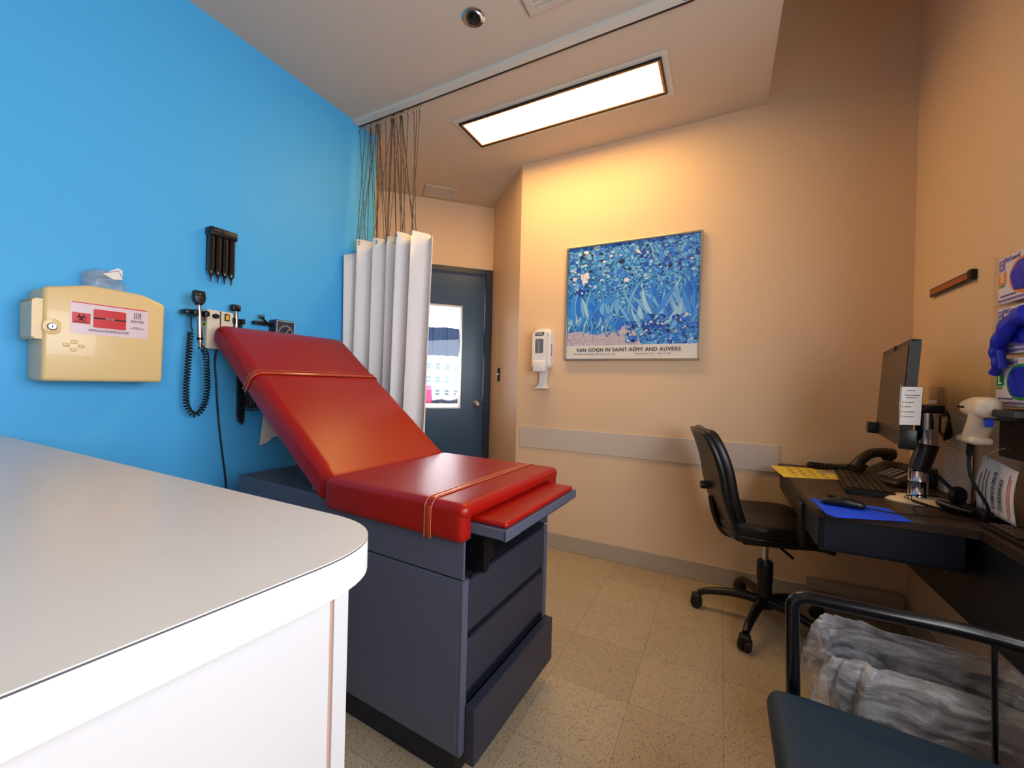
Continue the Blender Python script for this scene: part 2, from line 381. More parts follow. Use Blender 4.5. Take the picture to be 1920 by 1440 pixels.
# window in the right wall, beside the photographer
b = NB()
for y in (WY0, (WY0+WY1)/2-.02, WY1-.04): box(b, (XR+.03, y, WZ0), (XR+.07, y+.04, WZ1))
for z in (WZ0, WZ1-.04): box(b, (XR+.03, WY0, z), (XR+.07, WY1, z+.04))
wf = struct('window_1', b, M['aluminium'])
b = NB(); box(b, (XR+.045, WY0, WZ0), (XR+.049, WY1, WZ1)); obj('pane', b, M['pane'], wf)
b = NB(); box(b, (XR-.04, WY0-.03, WZ0-.03), (XR+.1, WY1+.03, WZ0-.001), 0.004); obj('window_sill', b, M['trim'], wf)

# door alcove wall: local frame, X runs from the right corner towards the left, Z up, -Y (towards room)
TD = Vector((A3.x-A2.x, A3.y-A2.y, 0)).normalized(); ND = Vector((-1, 1, 0)).normalized()    # ND points out of the room
FD = frame((A2.x, A2.y, 0), TD, (0, 0, 1))    # local x along wall, local y up, local z = TD x Z
def dl(x0, x1, z0, z1, d0, d1):    # d measured outwards from wall face
    s = -1 if (TD.cross(Vector((0, 0, 1)))).dot(ND) < 0 else 1
    return (x0, z0, s*d0), (x1, z1, s*d1)
DW = (Vector((A3.x, A3.y))-Vector((A2.x, A2.y))).length
b = NB()
box(b, *dl(0, DW, 2.17, H, 0, .1), mx=FD)
box(b, *dl(DW-.02, DW, 0, 2.17, 0, .1), mx=FD)
struct('wall_door', b, M['wall'])
b = NB()
box(b, *dl(0.0, 0.062, 0, 2.17, -.012, .1), bev=.004, mx=FD); box(b, *dl(DW-.082, DW-.02, 0, 2.17, -.012, .1), bev=.004, mx=FD)
box(b, *dl(0.062, DW-.082, 2.12, 2.17, -.012, .1), bev=.004, mx=FD)
df = struct('door_frame', b, M['doorframe']); df.name = 'trim_1'
x0, x1 = .066, DW-.086; gx0, gx1, gz0, gz1 = .268, .762, .905, 1.83
b = NB()
box(b, *dl(x0, gx0, .008, 2.117, .02, .062), mx=FD); box(b, *dl(gx1, x1, .008, 2.117, .02, .062), mx=FD)
box(b, *dl(gx0, gx1, .008, gz0, .02, .062), mx=FD); box(b, *dl(gx0, gx1, gz1, 2.117, .02, .062), mx=FD)
door = struct('door_1', b, M['door'])
b = NB()
for q in (dl(gx0, gx0+.018, gz0, gz1, .012, .066), dl(gx1-.018, gx1, gz0, gz1, .012, .066), dl(gx0+.018, gx1-.018, gz0, gz0+.018, .012, .066), dl(gx0+.018, gx1-.018, gz1-.018, gz1, .012, .066)): box(b, *q, bev=.002, mx=FD)
obj('glazing_bead', b, M['aluminium'], door)
b = NB(); box(b, *dl(gx0+.01, gx1-.01, gz0+.01, gz1-.01, .038, .042), mx=FD); obj('window_pane', b, M['pane'], door)
kn = Vector((A2.x, A2.y, 0))+TD*.122+Vector((0, 0, .95))
b = NB(); KM = frame(kn+ND*.02, TD, (0, 0, 1)); 
if (KM.to_3x3() @ Vector((0, 0, 1))).dot(ND) > 0: KM = frame(kn+ND*.02, -TD, (0, 0, 1))
lathe(b, [(.033, 0), (.033, .004), (.028, .01), (.013, .014), (.012, .03), (.024, .038), (.029, .05), (.028, .062), (.02, .07), (.012, .072), (.011, .074), (.0, .074)][:-1], 28, mx=KM)
obj('door_knob', b, M['steel'], door, smooth=True)
# light switch on the alcove side wall
AS = Vector((A2.x-A1.x, A2.y-A1.y, 0)).normalized(); sw = Vector((A1.x, A1.y, 0))+AS*.494+Vector((0, 0, 1.215)); SN = Vector((-1, -1, 0)).normalized()
SM = frame(sw, SN.cross(Vector((0, 0, 1)))*-1, (0, 0, 1))
if (SM.to_3x3() @ Vector((0, 0, 1))).dot(SN) < 0: SM = frame(sw, SN.cross(Vector((0, 0, 1))), (0, 0, 1))
t = thing('light_switch', 'black light switch plate with small lever beside the blue door', 'light switch', sw)
b = NB(); box(b, (-.035, -.057, 0), (.035, .057, .006), .002, mx=SM); obj('plate', b, M['black'], t)
b = NB(); box(b, (-.005, -.004, .006), (.005, .012, .02), .002, mx=SM); obj('toggle', b, M['white'], t)

# skirting and wall guard
b = NB(); box(b, (A1.x, YB-.008, 0), (XR, YB, .108), .003); struct('baseboard_back', b, M['base'])
b = NB(); box(b, (XR-.008, YN, 0), (XR, YB-.008, .108), .003); struct('baseboard_right', b, M['base'])
b = NB(); box(b, (XL, .5, 0), (XL+.008, 1.94, .108), .003); struct('baseboard_left', b, M['base'])
b = NB(); box(b, (A1.x+.03, YB-.007, .685), (.288, YB, .836), .003, mx=None); struct('trim_2', b, M['rail'])
# conduit box low on the back wall under the desk
b = NB(); box(b, (.42, YB-.05, .108), (.80, YB-.008, .16), .004); tag(obj('cable_trunking', b, M['base'], smooth=True), 'low beige cable trunking box along the wall under the desk', 'cable trunking')

# ------------------------------------------------------------------ beyond the door: a lobby with a window and the building across the street
OD = Vector((A2.x, A2.y, 0))
def outbox(name, x0, x1, z0, z1, d0, d1, m, parent=None, bev=0, par_loc=None):
    bb = NB(); F2 = frame(OD, TD, (0, 0, 1)); box(bb, *dl(x0, x1, z0, z1, d0, d1), bev=bev, mx=F2)
    return obj(name, bb, m, parent)
LD = 1.6
for nm, a in (('floor_lobby', (-1.2, 2.2, -.1, 0, .1, LD+.1)), ('ceiling_lobby', (-1.2, 2.2, 2.6, 2.7, .1, LD+.1)), ('wall_lobby_left', (2.1, 2.2, 0, 2.6, .1, LD)), ('wall_lobby_right', (-1.2, -1.1, 0, 2.6, .1, LD))):
    o = outbox(nm, *a, M['floor'] if 'floor' in nm else M['ceiling']); o['kind'] = 'structure'
F2 = frame(OD, TD, (0, 0, 1)); b = NB()
box(b, *dl(-1.1, 2.1, 0, .86, LD, LD+.1), mx=F2); box(b, *dl(-1.1, 2.1, 2.35, 2.6, LD, LD+.1), mx=F2)
box(b, *dl(-1.1, -.6, .86, 2.35, LD, LD+.1), mx=F2); box(b, *dl(1.6, 2.1, .86, 2.35, LD, LD+.1), mx=F2)
struct('wall_lobby_window', b, M['ceiling'])
b = NB(); box(b, *dl(-.6, 1.6, .84, .88, LD-.25, LD+.1), mx=F2); s2 = struct('trim_3', b, M['trim'])
b = NB(); box(b, *dl(-.6, 1.6, .88, .92, LD+.03, LD+.07), mx=F2); box(b, *dl(-.6, 1.6, 2.31, 2.35, LD+.03, LD+.07), mx=F2); box(b, *dl(-.6, -.56, .92, 2.31, LD+.03, LD+.07), mx=F2); box(b, *dl(1.56, 1.6, .92, 2.31, LD+.03, LD+.07), mx=F2)
w2 = struct('window_2', b, M['aluminium']); b = NB(); box(b, *dl(-.56, 1.56, .92, 2.31, LD+.045, LD+.049), mx=F2); obj('pane', b, M['pane'], w2)
pc = OD+TD*.5+ND*(LD+.12)+Vector((0, 0, 1.6)); portal('lobby_daylight', pc, -ND, 2.2, 1.5)
b = NB()
for i in range(34):    # gathered dark blue fabric panel
    xa = -.5+i*.06; box(b, *dl(xa, xa+.07, 1.475, 1.835+.006*math.sin(i*1.3), LD-.02-.008*math.sin(i*2.1), LD+.012), bev=.004, mx=F2)
tag(obj('window_shade', b, M['shade'], smooth=True), 'dark blue fabric band hung across the lobby window behind the door', 'window shade')
b = NB(); cushion(b, *dl(.36, .62, .884, 1.10, LD-.2, LD-.06), r=.03, n=(6, 6, 6), mx=F2, fn=lambda v: Vector((v.x+(v.y-.98)*.25*(0.49-v.x)*2, v.y, v.z)))
bg_ = obj('shopping_bag', b, M['pink'], smooth=60); tag(bg_, 'bright pink plastic bag on the sill seen through the door glass', 'bag')
b = NB(); cc = OD+TD*.45+ND*(LD-.13)
tube(b, [cc+TD*(.06*math.cos(a))+Vector((0, 0, 1.08+.05*math.sin(a))) for a in [math.pi*i/10 for i in range(11)]], .006, 6); obj('handle', b, M['ink'], bg_, smooth=True)
b = NB(); cushion(b, *dl(.02, .36, .884, .925, LD-.22, LD-.02), r=.015, n=(6, 4, 3), mx=F2, fn=lambda v: Vector((v.x, v.y+.01*math.sin(v.x*30), v.z)))
tag(obj('folded_garment', b, M['doorframe'], smooth=60), 'dark folded garment lying on the sill behind the door glass', 'clothing')
b = NB(); box(b, *dl(-.04, .05, .884, 1.0, LD-.2, LD-.05), bev=.003, mx=F2); tag(obj('cardboard_box', b, M['brown']), 'small brown box at the right end of the sill behind the door', 'box')
# building across the street
BM = frame(OD+ND*90, TD, (0, 0, 1)); b = NB(); box(b, *dl(-26, 34, -24, 26, 0, 12), mx=BM)
bl = tag(obj('apartment_building', b, M['facade']), 'pale multi-storey building across the street seen through the door glass', 'building')
for i in range(12):
    for j in range(8):
        b = NB(); xx = -24+i*2.1; zz = -11+j*3.0
        box(b, *dl(xx, xx+1.0, zz, zz+1.5, -.05, .1), mx=BM); box(b, *dl(xx-.05, xx+1.05, zz+.72, zz+.8, -.12, -.05), mx=BM, mi=1)
        obj('window', b, [M['farglass'], M['facade']], bl)

# ------------------------------------------------------------------ ceiling fittings
LX0, LX1, LY0, LY1 = -1.475, -0.295, 2.05, 2.315
t = thing('ceiling_light', 'long lit fluorescent ceiling light glowing warm above the framed print', 'ceiling light', ((LX0+LX1)/2, (LY0+LY1)/2, H))
b = NB()
for q in (((LX0-.03, LY0-.03), (LX1+.03, LY0)), ((LX0-.03, LY1), (LX1+.03, LY1+.03)), ((LX0-.03, LY0), (LX0, LY1)), ((LX1, LY0), (LX1+.03, LY1))):
    box(b, (*q[0], H-.006), (*q[1], H-.0005), .001)
obj('trim_frame', b, M['trackwhite'], t)
b = NB()
for q in (((LX0, LY0), (LX1, LY0+.008)), ((LX0, LY1-.008), (LX1, LY1)), ((LX0, LY0+.008), (LX0+.008, LY1-.008)), ((LX1-.008, LY0+.008), (LX1, LY1-.008))):
    box(b, (*q[0], H-.016), (*q[1], H-.0005))
obj('door_frame', b, M['black'], t)
b = NB()
for q in (((LX0+.008, LY0+.008), (LX1-.008, LY0+.02)), ((LX0+.008, LY1-.02), (LX1-.008, LY1-.008)), ((LX0+.008, LY0+.02), (LX0+.02, LY1-.02)), ((LX1-.02, LY0+.02), (LX1-.008, LY1-.02))):
    box(b, (*q[0], H-.013), (*q[1], H-.0005))
obj('lens_rim', b, M['gold'], t)
b = NB(); box(b, (LX0+.02, LY0+.02, H-.011), (LX1-.02, LY1-.02, H-.002)); obj('diffuser', b, M['diffuser'], t)

def vent(name, label, cx, cy, sx, sy, ang, group=None):
    t = thing(name, label, 'air vent', (cx, cy, H), R(ang), group)
    k = Matrix.Translation((cx, cy, H)) @ Matrix.Rotation(R(ang), 4, 'Z')
    b = NB()
    for q in (((-sx, -sy), (sx, -sy+.03)), ((-sx, sy-.03), (sx, sy)), ((-sx, -sy+.03), (-sx+.03, sy-.03)), ((sx-.03, -sy+.03), (sx, sy-.03))):
        box(b, (*q[0], -.014), (*q[1], -.0005), .003, mx=k)
    obj('frame', b, M['trim'], t)
    b = NB(); n = int((2*sy-.06)/.016)
    for i in range(n):
        y = -sy+.034+i*.016; box(b, (-sx+.03, y, -.010), (sx-.03, y+.010, -.004), mx=k)
    box(b, (-sx+.03, -sy+.03, -.003), (sx-.03, sy-.03, -.0006), mx=k)
    obj('louvre_grille', b, M['rail'], t)
vent('ceiling_vent', 'small beige ceiling vent in the alcove in front of the blue door', -2.135, 2.735, .135, .10, 45)
vent('ceiling_grille', 'pale ceiling vent at the top edge, beside the curtain track', -.56, 1.40, .21, .18, 0)
t = thing('recessed_spotlight', 'small round chrome recessed ceiling fitting with dark centre, unlit', 'ceiling fitting', (-1.002, 1.482, H))
K = Matrix.Translation((-1.002, 1.482, H)) @ Matrix.Rotation(math.pi, 4, 'X')
b = NB(); lathe(b, [(.050, .0005), (.050, .004), (.044, .008), (.032, .006), (.030, .0008)], 32, mx=K, cap=False); obj('chrome_ring', b, M['chrome'], t, smooth=True)
b = NB(); lathe(b, [(.031, .0006), (.031, .003), (.018, .004), (.016, .016), (.010, .018), (.0005, .018)], 28, mx=K); obj('dark_centre', b, M['black'], t, smooth=True)

# ------------------------------------------------------------------ curtain track and curtain
TY = 1.79
path = [(-2.05, TY, H-.02), (-.35, TY, H-.02), (-.12, TY-.01, H-.02), (-.02, TY-.06, H-.02), (.04, TY-.16, H-.02), (.07, TY-.32, H-.02), (.08, TY-.9, H-.02), (.08, -.3, H-.02)]
pp = smoothpath(path, 6)
t = thing('curtain_track', 'white ceiling curtain track running from the blue wall and curving back', 'curtain track', (-1, TY, H))
def sweepbox(bm, pts, w0, w1, z0, z1):
    prev = None
    for i, p in enumerate(pts):
        d = (pts[min(i+1, len(pts)-1)]-pts[max(i-1, 0)]); d.z = 0; d.normalize(); n = Vector((d.y, -d.x, 0))
        ring = [bm.verts.new((p.x+n.x*a, p.y+n.y*a, z)) for a, z in ((w0, z0), (w1, z0), (w1, z1), (w0, z1))]
        if prev:
            for k in range(4): bm.faces.new((prev[k], prev[(k+1) % 4], ring[(k+1) % 4], ring[k]))
        else: bm.faces.new(ring[::-1])
        prev = ring
    bm.faces.new(prev); return bm
b = NB(); sweepbox(b, pp, .006, .045, H-.022, H-.0005); obj('white_channel', b, M['trackwhite'], t)
b = NB(); sweepbox(b, pp, -.008, .0055, H-.020, H-.0005); obj('dark_slot', b, M['black'], t)

cur = thing('privacy_curtain', 'white hospital curtain bunched at the blue wall, hanging on bead chains', 'curtain', (-1.75, TY, .3))
def cplan(u, k):    # u 0..1 along the fabric, k 0 top .. 1 bottom
    ph = u*2*math.pi*5.6; amp = .046+.020*math.sin(u*9+1)
    x = -2.035+u*(.585-.03*k)+.014*math.sin(ph*2+.6)*(1-.3*k)
    y = TY-.008+amp*math.sin(ph+.5*math.sin(u*17)+k*.35)*(1+.25*k)-(.10 if u < .04 else 0)*(1-u/.04)
    return x, y
b = NB(); nu, nk = 260, 22; rows = []
for k in range(nk+1):
    kk = k/nk; row = []
    for i in range(nu+1):
        u = i/nu; x, y = cplan(u, kk)
        top = 1.992-.012*u-.012*abs(math.sin(u*2*math.pi*5.6*.5+.4)); 
        if u < .045: top -= (.045-u)/.045*.10
        if u > .90: top -= (u-.90)*.22
        row.append(b.verts.new((x, y, top+(0.34-top)*kk)))
    rows.append(row)
for k in range(nk):
    for i in range(nu): b.faces.new((rows[k][i], rows[k][i+1], rows[k+1][i+1], rows[k+1][i]))
fab = obj('fabric', b, M['fabric'], cur, smooth=True)
sm = fab.modifiers.new('cloth_thickness', 'SOLIDIFY'); sm.thickness = .0016
# hem band and grommets, chains up to the hooks in the track
NCH = 34
for i in range(NCH):
    u = .05+.80*i/(NCH-1); x, y = cplan(u, 0); z = 1.975-.012*u
    xt = -2.03+.47*((i*0.618+.15) % 1.0)*.35+.47*i/(NCH-1)*.65 if i % 3 else -2.035+.475*i/(NCH-1)
    hx = min(-1.56, max(-2.04, xt))
    b = NB(); n = 26
    pts = []
    for j in range(n+1):
        q = j/n; pts.append((hx+(x-hx)*q, TY+(y-TY)*q, H-.07+(z-H+.07)*q))
    tube(b, pts, [.0016+.0006*(j % 2) for j in range(n+1)], 5)
    tube(b, smoothpath([(hx, TY, H-.018), (hx+.004, TY, H-.035), (hx-.005, TY, H-.05), (hx, TY, H-.07)], 4), .0026, 5)
    obj('chain', b, M['chain'], cur)
for i in range(0, NCH, 2):
    u = .05+.80*i/(NCH-1); x, y = cplan(u, 0); z = 1.966-.012*u
    b = NB(); tube(b, [(x+.009*math.cos(a), y-.003, z+.009*math.sin(a)) for a in [2*math.pi*j/14 for j in range(14)]], .003, 6, close=True); obj('grommet', b, M['steel'], cur, smooth=True)

# ------------------------------------------------------------------ framed print and sanitiser on the back wall
PX0, PX1, PZ0, PZ1 = -.962, -.118, 1.308, 2.078
pY = YB-.022
t = thing('framed_poster', 'blue floral print in a thin silver frame with a title along the bottom', 'picture', ((PX0+PX1)/2, YB, PZ0))
b = NB(); fwid = .012
for q in (((PX0, PZ0), (PX1, PZ0+fwid)), ((PX0, PZ1-fwid), (PX1, PZ1)), ((PX0, PZ0+fwid), (PX0+fwid, PZ1-fwid)), ((PX1-fwid, PZ0+fwid), (PX1, PZ1-fwid))):
    box(b, (q[0][0], YB-.03, q[0][1]), (q[1][0], YB-.0005, q[1][1]), .002)
obj('frame', b, M['aluminium'], t)
ix0, ix1, iz0, iz1 = PX0+fwid, PX1-fwid, PZ0+fwid, PZ1-fwid
zc = iz0+.088    # top of the caption strip
b = NB(); box(b, (ix0, YB-.016, iz0), (ix1, YB-.012, zc)); capt = obj('caption_strip', b, M['paper'], t)
def art_mat():
    m = mat('printed_background', (60, 140, 210), 0.5); n = m.node_tree.nodes; l = m.node_tree.links; bs = n['Principled BSDF']
    tc = n.new('ShaderNodeTexCoord'); vo = n.new('ShaderNodeTexVoronoi'); vo.inputs['Scale'].default_value = 42; l.new(tc.outputs['Object'], vo.inputs['Vector'])
    no = n.new('ShaderNodeTexNoise'); no.inputs['Scale'].default_value = 30; no.inputs['Detail'].default_value = 5; no.inputs['Distortion'].default_value = 2.5; l.new(tc.outputs['Object'], no.inputs['Vector'])
    l.new(no.outputs['Color'], vo.inputs['Vector']) if False else None
    cr = n.new('ShaderNodeValToRGB'); e = cr.color_ramp.elements
    e[0].position = 0.36; e[0].color = lin((14, 34, 84)); e[1].position = 0.72; e[1].color = lin((214, 222, 232))
    for p, c in ((.43, (24, 92, 190)), (.50, (40, 150, 236)), (.60, (110, 190, 244))):
        x = cr.color_ramp.elements.new(p); x.color = lin(c)
    l.new(no.outputs['Fac'], cr.inputs[0]); l.new(cr.outputs[0], bs.inputs['Base Color']); return m
M['art'] = art_mat()
M['ground'] = mat('printed_pale_ground', (206, 190, 204), 0.5, var=0.35, vscale=70)
cols = [(20, 74, 190), (34, 120, 240), (58, 150, 255), (110, 186, 255), (160, 212, 250), (226, 230, 242), (12, 26, 84)]
AM = [M['art'], M['ground']]+[mat('print_blue_tone', c, 0.5, var=0.1, vscale=60) for c in cols]
b = NB(); box(b, (ix0, YB-.016, zc), (ix1, YB-.012, iz1)); obj('print_background', b, M['art'], t)
b = NB(); lay = [0]
def flat(pts, mi):
    lay[0] += 1; y = YB-.0162-lay[0]*2.2e-6
    cl = [(min(max(px, ix0+.001), ix1-.001), min(max(pz, zc+.001), iz1-.001)) for px, pz in pts]
    vs_ = [b.verts.new((px, y, pz)) for px, pz in cl]
    try: f = b.faces.new(vs_); f.material_index = mi
    except ValueError: pass
def outlined(fn, mi, ow=.0022): flat(fn(ow), 8); flat(fn(0), mi)
def blob(cx, cz, r, sq=1.0, ph=0, wob=.25, n=16):
    k1, k2, p1, p2 = rnd.randint(2, 4), rnd.randint(3, 6), rnd.random()*6, rnd.random()*6
    return lambda o: [(cx+(r*(1+wob*math.sin(k1*a+p1)*.6+wob*.4*math.sin(k2*a+p2))+o)*math.cos(a+ph), cz+(r*sq*(1+wob*math.sin(k1*a+p1)*.6+wob*.4*math.sin(k2*a+p2))+o)*math.sin(a+ph)) for a in [2*math.pi*i/n for i in range(n)]]
def leaf(x, z, L, ang, bend, wd, n=12):
    def f(o):
        c = []; px, pz, a = x, z, ang
        for i in range(n+1):
            q = i/n; wq = (math.sin(math.pi*min(1, q*.92+.08))**.8)*wd*(1-q*.25)+o*(1 if q < 1 else 0)
            c.append((px, pz, a, wq)); px += math.cos(a)*L/n; pz += math.sin(a)*L/n; a += bend/n
        return [(p-math.sin(a_)*w_, q_+math.cos(a_)*w_) for p, q_, a_, w_ in c]+[(p+math.sin(a_)*w_, q_-math.cos(a_)*w_) for p, q_, a_, w_ in c[::-1]]
    return f
W_, Hh = ix1-ix0, iz1-zc
# pale ground, lower left
flat([(ix0, zc), (ix0, zc+.13*Hh), (ix0+.1*W_, zc+.15*Hh), (ix0+.25*W_, zc+.10*Hh), (ix0+.4*W_, zc+.16*Hh), (ix0+.52*W_, zc+.20*Hh), (ix0+.60*W_, zc)], 1)
for i in range(150):
    x = ix0+rnd.random()*.5*W_; z = zc+rnd.random()*.12*Hh; flat(leaf(x, z, .012+.014*rnd.random(), rnd.uniform(-.3, .3), .4, .0009, 4)(0), rnd.choice([2, 5, 7, 8]))
# upper field of small blossoms
for i in range(260):
    x = ix0+rnd.random()*W_; z = iz1-rnd.random()**1.2*.40*Hh
    outlined(blob(x, z, rnd.uniform(.007, .017), rnd.uniform(.5, 1)), rnd.choice([2, 3, 3, 4, 4, 5, 6, 7, 8] if x < ix0+.5*W_ else [2, 3, 4, 4, 5, 5, 6]), .0014)
# long leaves
for i in range(120):
    x = ix0+rnd.random()*W_; z = zc+rnd.uniform(.12, .34)*Hh
    outlined(leaf(x, z, rnd.uniform(.12, .26), math.pi/2+rnd.gauss(0, .38), rnd.gauss(0, .6), rnd.uniform(.009, .019)), rnd.choice([3, 4, 4, 4, 5, 5, 6]), .0013)
for i in range(16):
    x = ix0+rnd.uniform(.03, .45)*W_; z = zc+rnd.uniform(.22, .32)*Hh
    outlined(leaf(x, z, rnd.uniform(.08, .14), -math.pi/2+rnd.uniform(-.9, .9), rnd.gauss(0, .9), rnd.uniform(.006, .010)), rnd.choice([4, 5, 4, 6]), .0014)
# blossoms, upper right and lower right
for cx_, cz_, sx_, sz_, n_ in ((.75, .82, .20, .12, 26), (.80, .16, .18, .10, 34), (.12, .62, .10, .08, 12), (.55, .12, .06, .08, 10)):
    for i in range(n_):
        x = ix0+(cx_+rnd.uniform(-sx_, sx_))*W_; z = zc+(cz_+rnd.uniform(-sz_, sz_))*Hh; r = rnd.uniform(.014, .026)
        outlined(blob(x, z, r, rnd.uniform(.7, 1), wob=.35), rnd.choice([2, 3, 3, 4, 5]), .0016)
        for q in range(3): outlined(blob(x+rnd.uniform(-.6, .6)*r, z+rnd.uniform(-.6, .6)*r, r*rnd.uniform(.25, .5)), rnd.choice([2, 4, 5, 6, 7, 8]), .001)
for dx in ((.13, .70), (.155, .71), (.14, .66)): outlined(blob(ix0+dx[0]*W_, zc+dx[1]*Hh, .020, 1.1), 7, .001)
obj('print_motifs', b, AM, t)
b = NB(); cxm = (ix0+ix1)/2
TF_ = frame((ix0+.068, YB-.0168, zc-.032), (1, 0, 0), (0, 0, 1))
def ext(s_):
    q = NB(); text_bm(q, s_, .0345, Matrix.Identity(4), align='LEFT', sp=1.12); r_ = max(v.co.x for v in q.verts); q.free(); return r_
tw = ext('VAN GOGH IN SAINT-REMY AND AUVERS'); e0, e1 = ext('VAN GOGH IN SAINT-R'), ext('VAN GOGH IN SAINT-RE'); k_ = .655/tw
TF_ = TF_ @ Matrix.Diagonal((k_, 1, 1, 1))
for o_ in (-.0009, -.0003, .0003, .0009): text_bm(b, 'VAN GOGH IN SAINT-REMY AND AUVERS', .0345, TF_ @ Matrix.Translation((o_, abs(o_)*.5, o_*.02)), align='LEFT', sp=1.12)
prism(b, [((e0+e1)/2, .0145), ((e0+e1)/2+.003, .0145), ((e0+e1)/2+.0085, .0215), ((e0+e1)/2+.004, .0215)], 0, .0006, mx=TF_)
obj('title_text', b, M['ink'], t)
b = NB()
text_bm(b, 'The Metropolitan Museum of Art', .0165, frame((ix0+.19, YB-.0168, zc-.058), (1, 0, 0), (0, 0, 1)), sp=1.25)
text_bm(b, 'November 25 - March 22', .0165, frame((ix0+.56, YB-.0168, zc-.058), (1, 0, 0), (0, 0, 1)), sp=1.25)
box(b, (ix0+.15, YB-.0166, iz0+.012), (ix0+.62, YB-.0162, iz0+.0128))
obj('subtitle_text', b, M['greyink'], t)
b = NB(); box(b, (ix0, YB-.0235, iz0), (ix1, YB-.0225, iz1)); obj('glazing', b, M['posterglass'], t)

sx, sz = -1.118, 1.18
t = thing('sanitizer_dispenser', 'white wall-mounted hand sanitiser dispenser between the print and the door alcove', 'sanitiser dispenser', (sx, YB, 1.2))
b = NB(); prism(b, rpoly(sx-.064, 1.255, sx+.064, 1.525, .025), 0, .055, .008, 3, mx=Matrix(((1, 0, 0, 0), (0, 0, -1, YB), (0, 1, 0, 0), (0, 0, 0, 1))))
obj('back_housing', b, M['white'], t, smooth=True)
KB = Matrix(((1, 0, 0, 0), (0, 0, -1, YB-.045), (0, 1, 0, 0), (0, 0, 0, 1)))
b = NB(); prism(b, rpoly(sx-.052, 1.245, sx+.052, 1.508, .022), 0, .062, .014, 4, mx=KB); obj('front_cover', b, M['white'], t, smooth=True)
b = NB(); box(b, (sx-.046, YB-.112, 1.226), (sx+.046, YB-.06, 1.305), .01, 3); obj('push_bar', b, M['white'], t, smooth=True)
b = NB(); prism(b, rpoly(sx-.030, 1.355, sx+.030, 1.452, .008), 0, .0015, mx=Matrix(((1, 0, 0, 0), (0, 0, -1, YB-.107), (0, 1, 0, 0), (0, 0, 0, 1))))
box(b, (sx-.012, YB-.110, 1.36), (sx+.004, YB-.1083, 1.44), .0006, mi=1)
obj('level_window', b, [M['lens'], M['silver']], t)
b = NB(); prism(b, [(sx-.034, 1.474), (sx+.030, 1.474), (sx+.036, 1.496), (sx-.028, 1.496)], 0, .001, mx=Matrix(((1, 0, 0, 0), (0, 0, -1, YB-.1072), (0, 1, 0, 0), (0, 0, 0, 1))))
text_bm(b, 'PURELL', .017, frame((sx+.001, YB-.1084, 1.485), (1, 0, 0), (0, 0, 1)), mi=1, bold=.01, shear=.2)
lg = obj('logo_badge', b, [M['ink'], M['paper']], t)
b = NB(); box(b, (sx+.0645, YB-.050, 1.34), (sx+.0652, YB-.030, 1.42)); text_bm(b, 'PURELL', .017, frame((sx+.0656, YB-.040, 1.38), (0, 0, 1), (0, -1, 0)), mi=1, bold=.01)
obj('side_badge', b, [M['boxpurple'], M['paper']], t)
b = NB()
secs = []
for q in range(9):
    k = q/8; z = 1.235-.118*k; hw = .030-.006*math.sin(k*math.pi)+(.022*max(0, k-.75)*4*.45); y0_ = YB-.035-.035*max(0, k-.7)*3.3; secs.append([(sx-hw, y0_, z), (sx-hw, YB-.005, z), (sx+hw, YB-.005, z), (sx+hw, y0_, z)])
pv = None
for s_ in secs:
    r_ = [b.verts.new(v) for v in s_]
    if pv: [b.faces.new((pv[i], pv[(i+1) % 4], r_[(i+1) % 4], r_[i])) for i in range(4)]
    else: b.faces.new(r_)
    pv = r_
b.faces.new(pv[::-1]); box(b, (sx-.045, YB-.085, 1.112), (sx+.045, YB-.004, 1.117), .002)
obj('drip_tray', b, M['white'], t, smooth=30)

# ------------------------------------------------------------------ blue wall equipment
FY = lambda x, y, z: frame((x, y, z), (0, 1, 0), (0, 0, 1))
XW = XL
PYZ = lambda x: Matrix(((0, 0, 1, x), (1, 0, 0, 0), (0, 1, 0, 0), (0, 0, 0, 1)))    # (y,z) outline extruded along +x
t = thing('sharps_container', 'cream wall-mounted sharps cabinet with keyhole and red label window', 'sharps container', (XW, .61, 1.1))
outl = [(.452, 1.112), (.764, 1.112), (.768, 1.41), (.700, 1.436), (.56, 1.440), (.452, 1.412)]
b = NB(); prism(b, outl, 0, .147, .012, 4, mx=PYZ(XW+.001)); obj('cabinet', b, M['cream'], t, smooth=35)
b = NB(); prism(b, rpoly(.430, 1.246, .462, 1.373, .006), 0, .11, .005, 3, mx=PYZ(XW+.03)); obj('hinge_cover', b, M['cream'], t, smooth=35)
X1 = XW+.148
b = NB(); prism(b, rpoly(.452, 1.262, .492, 1.312, .018), 0, .003, .001, mx=PYZ(X1)); obj('lock_boss', b, M['cream'], t, smooth=35)
b = NB(); lathe(b, [(.0115, 0), (.0115, .005), (.009, .0065), (.0005, .0065)], 24, mx=FY(X1+.003, .471, 1.287)); box(b, (-.0012, -.004, .0065), (.0012, .004, .0069), mi=1, mx=FY(X1+.003, .471, 1.287))
obj('keyhole', b, [M['steel'], M['ink']], t)
b = NB()
for dy, dz in ((.505, 1.232), (.522, 1.243), (.540, 1.230), (.522, 1.217)): cushion(b, (X1-.004, dy-.008, dz-.006), (X1+.003, dy+.008, dz+.006), .0034, (2, 4, 3))
obj('reflection_bumps', b, M['cream'], t, smooth=True)  # raised bumps added in place of four bright reflections on the cabinet
b = NB(); prism(b, rpoly(.512, 1.272, .715, 1.378, .006), 0, .0012, mx=PYZ(X1)); lab = obj('label', b, M['labelwhite'], t)
b = NB(); box(b, (X1+.0013, .516, 1.306), (X1+.0017, .560, 1.342))
box(b, (X1+.0013, .516, 1.374), (X1+.0017, .712, 1.3775))
prism(b, rpoly(.567, 1.297, .652, 1.360, .004), 0, .0006, mx=PYZ(X1+.0013)); obj('red_panels', b, M['labelred'], t)
b = NB()
